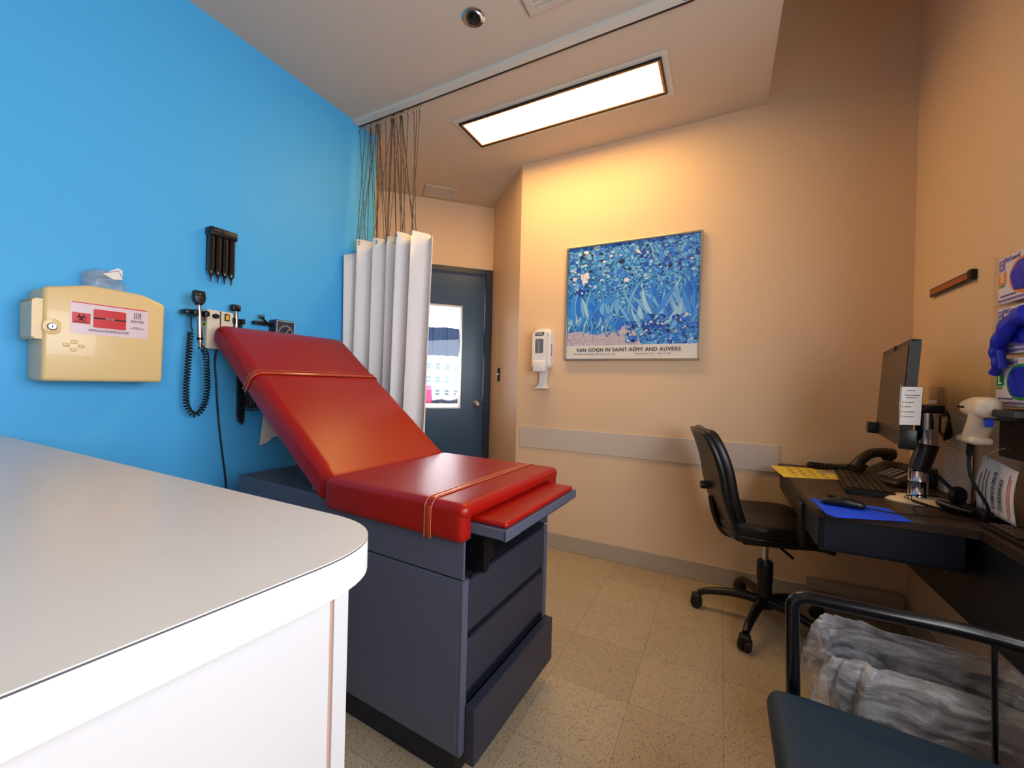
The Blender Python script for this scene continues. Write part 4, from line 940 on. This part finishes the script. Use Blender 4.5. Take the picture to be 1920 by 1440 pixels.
b = NB(); box(b, (-.034, -.064, -.001), (.034, .064, .0006), mx=CF); obj('card', b, M['paper'], t)
b = NB()
for i, (x0_, x1_, h_) in enumerate(((-.02, .01, .052), (-.024, .026, .036), (-.018, .016, .028), (-.022, .008, .012), (-.022, .0, -.003), (-.022, .014, -.020), (-.022, .010, -.036))): box(b, (x0_, h_-.001, .0007), (x1_, h_+.001, .0011), mx=CF)
obj('printed_lines', b, M['ink'], t)
b = NB()
for h_ in (.012, -.003, -.020, -.036): box(b, (-.031, h_-.003, .0007), (-.027, h_+.004, .0011), mx=CF)
obj('bullet_icons', b, M['orange'], t)
b = NB(); box(b, (-.036, -.068, -.003), (.040, .070, -.0014), mx=CF); tube(b, [CF @ Vector((.03, .02, -.004)), (.632, 1.93, 1.09), (.645, 2.0, 1.085)], .004, 8); obj('clear_holder', b, M['clearplastic'], t)
b = NB(); tube(b, smoothpath([CF @ Vector((.02, -.06, -.004)), CF @ Vector((.0, -.075, -.03)), (.57, 1.90, 1.0)], 5), .003, 6); obj('cable', b, M['blackrub'], t)

# papers and cable bundle at the wall behind the stand
b = NB(); PPm = frame((XR-.012, 2.180, .745), (-.05, -1, 0), (.02, 0, 1)); box(b, (-.10, 0, -.004), (.105, .335, .004), mx=PPm)
t2 = tag(obj('clipboard_papers', b, M['paper']), 'printed sheets standing against the right wall behind the chrome stand', 'papers')
b = NB()
for i in range(22): box(b, (-.085, .05+i*.0115, .0042), (-.085+.14*(.55+.45*rnd.random()), .0515+i*.0115, .0046), mx=PPm)
obj('printed_lines', b, M['greyink'], t2)
b = NB()
for i in range(6):
    o_ = i*.004; tube(b, smoothpath([(XR-.03-o_, 2.27, 1.05), (XR-.035, 2.21-.004*i, 1.075-o_), (XR-.04, 2.165+.003*i, 1.03), (XR-.04-o_, 2.15, .985-.004*i), (XR-.035, 2.20, .965+o_), (XR-.03, 2.27, .985), (XR-.03-o_, 2.27, 1.05)], 6), .0035, 6)
tag(obj('cable_bundle', b, M['blackrub'], smooth=True), 'loops of black cable bundled on the wall above the papers', 'cables')

t = thing('headset', 'black headset with round ear pads leaning beside the chrome stand', 'headset', (.72, 2.02, DT))
b = NB(); tube(b, smoothpath([(.735, 2.00, .80), (.70, 2.06, .855), (.69, 2.14, .87), (.72, 2.20, .84), (.76, 2.22, .78)], 6), .007, 8); obj('headband', b, M['black'], t, smooth=True)
EA = frame((.742, 1.985, .785), Vector((.8, .6, 0)), Vector((0, 0, 1))); b = NB(); lathe(b, [(.020, -.012), (.031, -.008), (.034, .0), (.031, .009), (.018, .012), (.0005, .010)], 28, mx=EA); obj('ear_pad', b, M['blackrub'], t, smooth=45)
EA2 = Matrix.Translation((.712, 1.915, .757)) @ Matrix.Rotation(R(14), 4, 'Y'); b = NB(); lathe(b, [(.03, -.014), (.046, -.008), (.050, 0), (.045, .008), (.03, .006), (.0005, .002)], 32, mx=EA2); obj('ear_pad', b, M['blackrub'], t, smooth=45)
b = NB(); tube(b, [EA2 @ Vector((.0475*math.cos(a), .0475*math.sin(a), .005)) for a in [2*math.pi*j/32 for j in range(32)]], .0022, 6, close=True); obj('rim', b, M['greyink'], t, smooth=True)
b = NB()
for k in range(3): tube(b, smoothpath([(.68+.01*k, 1.90, DT+.005), (.62, 1.90+.02*k, DT+.024-.006*k), (.595+.01*k, 1.96, DT+.024), (.63, 1.99, DT+.03), (.70, 2.0+.01*k, DT+.03)], 6), .0017, 6)
obj('cable', b, M['blackrub'], t, smooth=True)
t = thing('cable_hub', 'small black device with cables at the desk corner by the wall', 'cable hub', (.77, 1.86, DT))
b = NB(); box(b, (.735, 1.81, DT), (.80, 1.875, DT+.035), .006); obj('body', b, M['black'], t, smooth=35)
b = NB(); tube(b, smoothpath([(.77, 1.86, DT+.03), (.79, 1.90, DT+.06), (.78, 1.95, DT+.05), (.79, 2.0, DT+.01)], 6), .0025, 6); tube(b, smoothpath([(.74, 1.84, DT+.02), (.70, 1.80, DT+.004), (.62, 1.80, DT+.004), (.56, 1.78, DT+.004)], 6), .0018, 6); obj('cable', b, M['blackrub'], t, smooth=True)

# second keyboard on the narrow part of the desk
KF2 = Matrix.Translation((.700, 1.76, DT)) @ Matrix.Rotation(R(-90), 4, 'Z')
t = thing('keyboard', 'dark keyboard on the narrow desk strip below the hanging barcode sheet', 'keyboard', (.76, 1.55, DT))
b = NB(); box(b, (.708, 1.34, DT), (.806, 1.76, DT+.014), .003); obj('case', b, M['black'], t)
for r_ in range(4):
    for k in range(6):
        b = NB(); box(b, (.716+r_*.0215, 1.735-.0235*k-.020, DT+.014), (.716+r_*.0215+.018, 1.735-.0235*k, DT+.021), .002, 1); obj('key', b, M['key'], t)

# wall bracket, scanner, gloves, sign
t = thing('wall_bracket', 'black steel wall bracket with post below the glove box rack', 'bracket', (XR, 1.80, .95))
b = NB(); box(b, (XR-.022, 1.70, .945), (XR-.001, 1.895, 1.09), .002); obj('post', b, M['phone'], t)
b = NB(); box(b, (.700, 1.60, 1.078), (XR-.001, 1.86, 1.100), .003); box(b, (.69, 1.70, 1.066), (.76, 1.80, 1.08), .003); obj('shelf_arm', b, M['black'], t)
b = NB()
for z in (1.035, .975): lathe(b, [(.004, 0), (.004, .002), (.0005, .003)], 12, mx=frame((XR-.022, 1.83, z), (0, -1, 0), (0, 0, 1)))
obj('screws', b, M['steel'], t)
t = thing('barcode_scanner', 'cream handheld barcode scanner hanging in its holder by the glove boxes', 'barcode scanner', (.70, 1.76, 1.05))
SC = frame((.700, 1.760, 1.102), (0, -1, 0), (0, 0, 1))    # x right, y up, z to camera side
b = NB(); cushion(b, (-.054, -.032, -.030), (.070, .032, .030), .024, (12, 6, 6), mx=SC, fn=lambda v: Vector((v.x, v.y*(.62+.38*min(1, (v.x+.052)/.05)), v.z))); obj('head', b, M['plinth'], t, smooth=True)
b = NB(); hpts = [(.022, -.02, 0), (.012, -.045, 0), (-.012, -.080, 0), (-.026, -.100, 0)]
tube(b, [SC @ Vector(p) for p in hpts], [.030, .029, .028, .028], 20); cushion(b, (-.074, -.112, -.026), (.024, -.090, .026), .010, (8, 3, 5), mx=SC); obj('grip', b, M['plinth'], t, smooth=True)
b = NB(); box(b, (-.046, -.003, .0285), (-.006, .003, .0312), .001, mx=SC); box(b, (-.0545, -.003, -.02), (-.048, .003, .0275), mx=SC); obj('scan_window', b, M['deskedge'], t)
b = NB(); box(b, (.046, -.056, -.008), (.062, -.030, .008), .003, mx=SC); cushion(b, (.0, .016, -.01), (.02, .022, .01), .003, (3, 2, 3), mx=SC); obj('trigger', b, M['bluepad'], t, smooth=35)
b = NB(); tube(b, smoothpath([SC @ Vector((-.040, -.108, 0)), SC @ Vector((-.048, -.15, 0)), SC @ Vector((-.035, -.22, 0)), (.735, 1.79, .80), (.742, 1.80, .765)], 8), [.008]*9+[.0045]*24, 10); obj('cable', b, M['blackrub'], t, smooth=True)

GX = .745; GY1, GY0 = 1.785, 1.545
rk = thing('glove_box_rack', 'clear acrylic wall rack holding three stacked glove boxes', 'glove box rack', (XR, 1.67, 1.10))
b = NB(); box(b, (XR-.003, GY0-.005, 1.108), (XR-.0005, GY1+.012, 1.565)); box(b, (GX-.006, GY1+.008, 1.112), (XR-.003, GY1+.011, 1.565))
for z in (1.1085, 1.2615, 1.4145): box(b, (GX-.006, GY0, z-.0025), (XR-.003, GY1+.008, z))
box(b, (GX-.009, GY0, 1.106), (GX-.006, GY1+.011, 1.125)); obj('acrylic_shelves', b, M['clearplastic'], rk)
GFr = lambda y, z: frame((GX, y, z), (0, -1, 0), (0, 0, 1))
for i, (z0, letter, col, labl) in enumerate(((1.4155, 'S', 'orange', 'glove box with orange S tag, uppermost of the three in the rack'), (1.2625, 'M', 'boxpurple', 'glove box with purple M tag, middle one in the rack'), (1.1095, 'L', 'green', 'glove box with green L tag, lowest one in the rack'))):
    g = thing('glove_box', labl, 'glove box', (GX, 1.66, z0), 0, 'glove boxes in the wall rack')
    b = NB(); box(b, (GX, GY0, z0), (XR-.004, GY1, z0+.140), .002); obj('carton', b, M['boxwhite'], g)
    F = GFr(GY1, z0); b = NB()
    prism(b, [(.118+.062*math.cos(a), .070+.052*math.sin(a)) for a in [2*math.pi*k/36 for k in range(36)]], .0002, .0014, mx=F); obj('oval_ring', b, M[col], g)
    b = NB(); prism(b, [(.118+.053*math.cos(a), .070+.044*math.sin(a)) for a in [2*math.pi*k/36 for k in range(36)]], .0015, .0022, mx=F)
    cushion(b, (.072, .032, .0), (.164, .092, .004), .0018, (8, 6, 3), mx=F, fn=lambda v: Vector((v.x, v.y, v.z+.003*math.sin(v.x*190+v.y*90)))); obj('gloves_in_opening', b, M['nitrile'], g, smooth=45)
    b = NB(); box(b, (.006, .060, .0002), (.040, .094, .0012), mx=F); obj('size_tag', b, M[col], g)
    b = NB(); text_bm(b, letter, .034, F @ Matrix.Translation((.023, .077, .0014)), bold=.03); obj('size_letter', b, M['paper'], g)
    b = NB(); box(b, (.006, .100, .0002), (.032, .132, .0012), mx=F); box(b, (.004, .006, .0002), (.235, .013, .0010), mx=F)
    text_bm(b, 'FitGuard', .020, F @ Matrix.Translation((.066, .128, .0008)), bold=.005); text_bm(b, 'NITRILE EXAM GLOVES', .007, F @ Matrix.Translation((.05, .022, .0008))); obj('print', b, M['boxpurple'], g)
    b = NB(); tube(b, [F @ Vector((.013+.006*k, .106+.008*math.sin(k*1.7), .0016)) for k in range(3)], .0014, 5); text_bm(b, 'care', .010, F @ Matrix.Translation((.019, .124, .0014))); obj('logo', b, M['paper'], g)
    b = NB(); box(b, (.006, .050, .0002), (.034, .058, .0012), mx=F); obj('stripe', b, M['olive'], g)
F = GFr(GY1, 1.2625)
b = NB(); gp = smoothpath([(.16, .105, .006), (.112, .088, .016), (.086, .060, .020), (.058, .030, .020), (.046, .0, .018), (.050, -.030, .016), (.026, -.055, .014)], 6); n_ = len(gp)
tube(b, [F @ p for p in gp], [.027*(1-.55*abs(i/(n_-1))**.8)+.0015*math.sin(i*.9) for i in range(n_)], 12)
gp = smoothpath([(.066, .01, .020), (.074, -.02, .020), (.078, -.042, .018)], 5); tube(b, [F @ p for p in gp], [.010]*len(gp), 10)
tag(obj('nitrile_glove', b, M['nitrile'], smooth=True), 'crumpled blue glove pulled halfway out of the middle glove box', 'glove')

# hanging barcode sheet
t = thing('barcode_sign', 'white laminated sheet with barcodes hanging by a ring below the bracket', 'sign', (.755, 1.77, .85))
P4 = [Vector((.757, 1.859, .947)), Vector((.757, 1.708, .921)), Vector((.757, 1.712, .762)), Vector((.757, 1.900, .772))]
def sp(u, v):    # u right, v down
    p = (P4[0]*(1-u)+P4[1]*u)*(1-v)+(P4[3]*(1-u)+P4[2]*u)*v; p.x += -.012*math.sin(math.pi*v)*(1-.3*u)+.006*u; return p
b = NB(); g_ = [[b.verts.new(sp(i/10, j/12)) for i in range(11)] for j in range(13)]
for j in range(12):
    for i in range(10): b.faces.new((g_[j][i], g_[j][i+1], g_[j+1][i+1], g_[j+1][i]))
sh = obj('sheet', b, M['paper'], t, smooth=True); mm = sh.modifiers.new('t', 'SOLIDIFY'); mm.thickness = .001
def mark(bm, u0, v0, u1, v1, mi):
    q = [sp(u0, v0), sp(u1, v0), sp(u1, v1), sp(u0, v1)]; n = Vector((-.0016, 0, 0)); f = bm.faces.new([bm.verts.new(p+n) for p in q]); f.material_index = mi
b = NB()
v_ = .18
while v_ < .88:
    w_ = rnd.choice([.008, .012, .02]); mark(b, .44, v_, .53, v_+w_, 0); v_ += w_+rnd.choice([.008, .012, .018])
v_ = .26
while v_ < .84:
    w_ = rnd.choice([.008, .012, .02]); mark(b, .63, v_, .72, v_+w_, 0); v_ += w_+rnd.choice([.008, .012, .018])
for u_, va, vb in ((.10, .30, .70), (.20, .20, .92), (.29, .22, .90)):
    q = va
    while q < vb: mark(b, u_, q, u_+.028, q+.022, 0); q += .032
for u_, va, vb in ((.84, .12, .92), (.89, .2, .86)):
    q = va
    while q < vb: mark(b, u_, q, u_+.022, q+.026, 1); q += .034
obj('barcodes_and_text', b, [M['ink'], M['redink']], t)
b = NB(); tube(b, [(.752, 1.850+.007*math.cos(a), .936+.009*math.sin(a)) for a in [2*math.pi*j/16 for j in range(16)]], .0018, 6, close=True); tube(b, [(.757, 1.850, .946), (.78, 1.86, .965), (XR-.012, 1.86, .978)], .0016, 6); obj('ring', b, M['white'], t, smooth=True)

# wooden strip holder on the right wall
t = thing('sign_holder', 'slim dark holder with orange wood insert fixed on the right wall', 'sign holder', (XR, 2.28, 1.585))
b = NB(); box(b, (XR-.014, 2.115, 1.567), (XR-.0005, 2.446, 1.603), .003); box(b, (XR-.020, 2.098, 1.565), (XR-.0005, 2.125, 1.605), .004, mi=0); obj('holder', b, M['black'], t, smooth=35)
b = NB(); box(b, (XR-.0165, 2.130, 1.574), (XR-.0135, 2.438, 1.596), .001); obj('wood_insert', b, M['wood'], t)

# ------------------------------------------------------------------ office chair
OC = Matrix.Translation((.206, 2.335, 0)) @ Matrix.Rotation(R(14), 4, 'Z')
t = thing('office_chair', 'black swivel office chair on a five-star base, turned towards the desk', 'office chair', (.206, 2.335, 0), R(14))
def seatf(v):
    e = (abs(v.y)/.23)**3; f = max(0, (v.x-.12)/.12); bk = max(0, (-v.x-.10)/.12)
    return Vector((v.x*(1-.10*e), v.y*(1-.10*f-.15*bk), v.z-.030*f*f+.012*abs(v.y)/.23))
b = NB(); cushion(b, (-.215, -.235, .468), (.235, .235, .530), .026, (18, 18, 4), mx=OC, fn=seatf); obj('seat', b, M['leather'], t, smooth=True)
b = NB(); cushion(b, (-.205, -.225, .438), (.225, .225, .478), .018, (14, 14, 3), mx=OC, fn=seatf); obj('seat_pan', b, M['black'], t, smooth=True)
def backf(v):
    k = (v.z-.70)/.24; s = math.sqrt(max(0.0, 1-abs(k)**3.2*.45)); 
    return Vector((v.x-.045*k*abs(k)-.10*k*.35+.30*(v.y*v.y)*1.1, v.y*s*(1-.04*k), v.z))
b = NB(); cushion(b, (-.245, -.20, .475), (-.195, .20, .945), .022, (4, 16, 20), mx=OC, fn=backf); obj('backrest', b, M['leather'], t, smooth=True)
b = NB(); cushion(b, (-.268, -.205, .485), (-.236, .205, .935), .014, (3, 16, 20), mx=OC, fn=backf); obj('back_shell', b, M['black'], t, smooth=True)
b = NB(); tube(b, [OC @ p for p in smoothpath([(-.250, 0, .60), (-.236, 0, .53), (-.215, 0, .47), (-.180, 0, .425), (-.11, 0, .415), (.0, 0, .418)], 6)], .015, 10); obj('back_bar', b, M['blackchrome'], t, smooth=True)
b = NB(); lathe(b, [(.016, 0), (.019, .006), (.019, .022), (.014, .028)], 20, mx=OC @ frame((-.268, 0, .655), (0, 1, 0), (0, 0, -1) )) if False else tube(b, [OC @ Vector((-.262, 0, .655)), OC @ Vector((-.300, 0, .655))], .02, 16); obj('height_knob', b, M['black'], t, smooth=35)
b = NB(); box(b, (-.12, -.07, .395), (.12, .07, .440), .008, mx=OC); tube(b, [OC @ Vector((.02, -.06, .415)), OC @ Vector((.04, -.20, .405))], .006, 8); obj('mechanism', b, M['black'], t, smooth=35)
b = NB(); lathe(b, [(.0135, .28), (.0135, .40)], 20, mx=OC); obj('gas_lift', b, M['chrome'], t, smooth=True)
b = NB(); lathe(b, [(.038, .085), (.040, .12), (.033, .14), (.031, .20), (.035, .22), (.035, .30), (.030, .308), (.0137, .309)], 24, mx=OC); obj('column_cover', b, M['black'], t, smooth=35)
for k in range(5):
    a = R(180+72*k)-R(14); d = Vector((math.cos(a), math.sin(a), 0))
    pts = [OC @ (d*.02+Vector((0, 0, .115))), OC @ (d*.12+Vector((0, 0, .118))), OC @ (d*.24+Vector((0, 0, .098))), OC @ (d*.292+Vector((0, 0, .075)))]
    b = NB(); tube(b, smoothpath(pts, 5), [.024-.010*i/15 for i in range(16)], 10); obj('base_leg', b, M['black'], t, smooth=True)
    c = OC @ (d*.300); sd = OC.to_3x3() @ Vector((-d.y, d.x, 0)); b = NB()
    for s in (-1, 1): lathe(b, [(.014, -.010), (.026, -.010), (.029, 0), (.026, .010), (.014, .010)], 18, mx=frame((c.x+sd.x*s*.014, c.y+sd.y*s*.015, .0292), (0, 0, 1), (sd.cross(Vector((0, 0, 1))))))
    cushion(b, (c.x-.024, c.y-.024, .034), (c.x+.024, c.y+.024, .072), .014, (4, 4, 3)); obj('caster', b, M['blackrub'], t, smooth=35)

# ------------------------------------------------------------------ guest chair in the right foreground
t = thing('guest_chair', 'teal vinyl chair with black tubular arms in the right foreground', 'chair', (.36, .91, 0))
b = NB(); SP = []
cushion(b, (.108, .655, .392), (.60, 1.135, .452), .026, (18, 18, 4), fn=lambda v: Vector((v.x, .91+(v.y-.91)*(1-.16*max(0, (v.x-.2)/.4)), v.z-.02*max(0, (.16-v.x)/.05)**2*.3)))
obj('seat', b, M['teal'], t, smooth=True)
b = NB(); prism(b, rpoly(.14, .70, .58, 1.09, .04), .375, .392); obj('seat_pan', b, M['black'], t)
for s, y in ((1, 1.158), (-1, .652)):
    P_ = fillet([(.172, y, .0), (.168, y, .30), (.158, y, .660), (.45, y-.0*s, .662), (.66, y-s*.03, .655), (.700, y-s*.04, .76)], .035, 7)
    b = NB(); tube(b, P_, .0145, 14); obj('arm_frame', b, M['blackchrome'], t, smooth=True)
    b = NB(); tube(b, fillet([(.490, y, .655), (.492, y-s*.01, .40), (.56, y-s*.01, .0)], .05, 6), .0048, 10); obj('rear_leg', b, M['blackchrome'], t, smooth=True)
b = NB(); tube(b, [(.166, .655, .37), (.166, 1.155, .37)], .011, 10); tube(b, [(.505, .665, .38), (.505, 1.145, .38)], .009, 10); obj('cross_bar', b, M['blackchrome'], t, smooth=True)
b = NB(); cushion(b, (.675, .70, .60), (.725, 1.11, .92), .022, (4, 14, 10), fn=lambda v: Vector((v.x+.12*(v.z-.6)-.15*(v.y-.905)**2, v.y, v.z))); obj('backrest', b, M['teal'], t, smooth=True)

# ------------------------------------------------------------------ waste bin with liner
t = thing('waste_bin', 'slim dark waste bin beside the guest chair, lined with a clear bag', 'waste bin', (.50, 1.47, 0))
b = NB(); lo = rpoly(.33, 1.42, .66, 1.53, .03); hi = rpoly(.285, 1.375, .715, 1.565, .04); hi2 = rpoly(.289, 1.379, .711, 1.561, .037); lo2 = rpoly(.334, 1.424, .656, 1.526, .027)
R4 = [[b.verts.new((*p, z)) for p in L_] for L_, z in ((lo, 0), (hi, .385), (hi2, .385), (lo2, .006))]
for A_, B_ in zip(R4, R4[1:]):
    for i in range(len(A_)): b.faces.new((A_[i], A_[(i+1) % len(A_)], B_[(i+1) % len(A_)], B_[i]))
b.faces.new(R4[0][::-1]); b.faces.new(R4[-1]); obj('bin_body', b, M['bin'], t, smooth=35)
def liner():
    b = NB(); n = 120; prof = [(.55, .06, -.0), (.80, .20, -.0), (.95, .34, 0), (1.0, .392, 0), (1.03, .418, .004), (1.055, .422, .008), (1.09, .410, .015), (1.12, .38, .022), (1.15, .345, .03), (1.165, .31, .035), (1.17, .285, .036)]
    cx_, cy_, hx_, hy_ = .50, 1.475, .205, .088; rings = []
    for j, (s, z, ex_) in enumerate(prof):
        ring = []
        for i in range(n):
            a = 2*math.pi*i/n; c_, s_ = math.cos(a), math.sin(a); e = 2/4.2
            x = (abs(c_)**e)*(1 if c_ > 0 else -1); y = (abs(s_)**e)*(1 if s_ > 0 else -1)
            k = max(0, j-3)/7; ki = max(0, 3-j)/3
            wr = (.4 if j <= 3 else 1)*(.010*math.sin(a*17+j*.5)+.008*math.sin(a*29+1.3*j)+.006*math.sin(a*7+2))*(.35+.9*k+.6*ki)
            px = cx_+hx_*x*(min(s, 1.0))*(.95 if j <= 2 else 1)+(x*ex_*1.2)+c_*wr+(c_*.012*(k > 0))
            near = 1 if s_ < 0 else .35
            py = cy_+hy_*y*(min(s, 1.0)*(.82 if j <= 2 else 1)+.03*k)+y*ex_*(2.4*near)+s_*wr
            pz = z+.012*math.sin(a*3+1)*min(1, k*3+.2)+.006*math.sin(a*11)*k+(.030 if s_ > .2 else 0)*max(0, 1-abs(j-4.5)/3)-(.02*k*near*(1 if c_ > .2 else 0))
            ring.append(b.verts.new((px, py, pz)))
        rings.append(ring)
    for A_, B_ in zip(rings, rings[1:]):
        for i in range(n): b.faces.new((A_[i], A_[(i+1) % n], B_[(i+1) % n], B_[i]))
    b.faces.new(rings[0][::-1]); return b
tag(obj('bin_liner', liner(), M['bag'], smooth=True), 'translucent plastic liner draped over the rim of the dark waste bin', 'bin liner')
b = NB(); cushion(b, (.42, 1.44, .20), (.56, 1.52, .30), .03, (6, 5, 5), fn=lambda v: Vector((v.x+.01*math.sin(v.z*80), v.y, v.z+.012*math.sin(v.x*70))))
tag(obj('crumpled_paper', b, M['wood'], smooth=60), 'crumpled brownish paper at the bottom of the lined bin', 'crumpled paper')
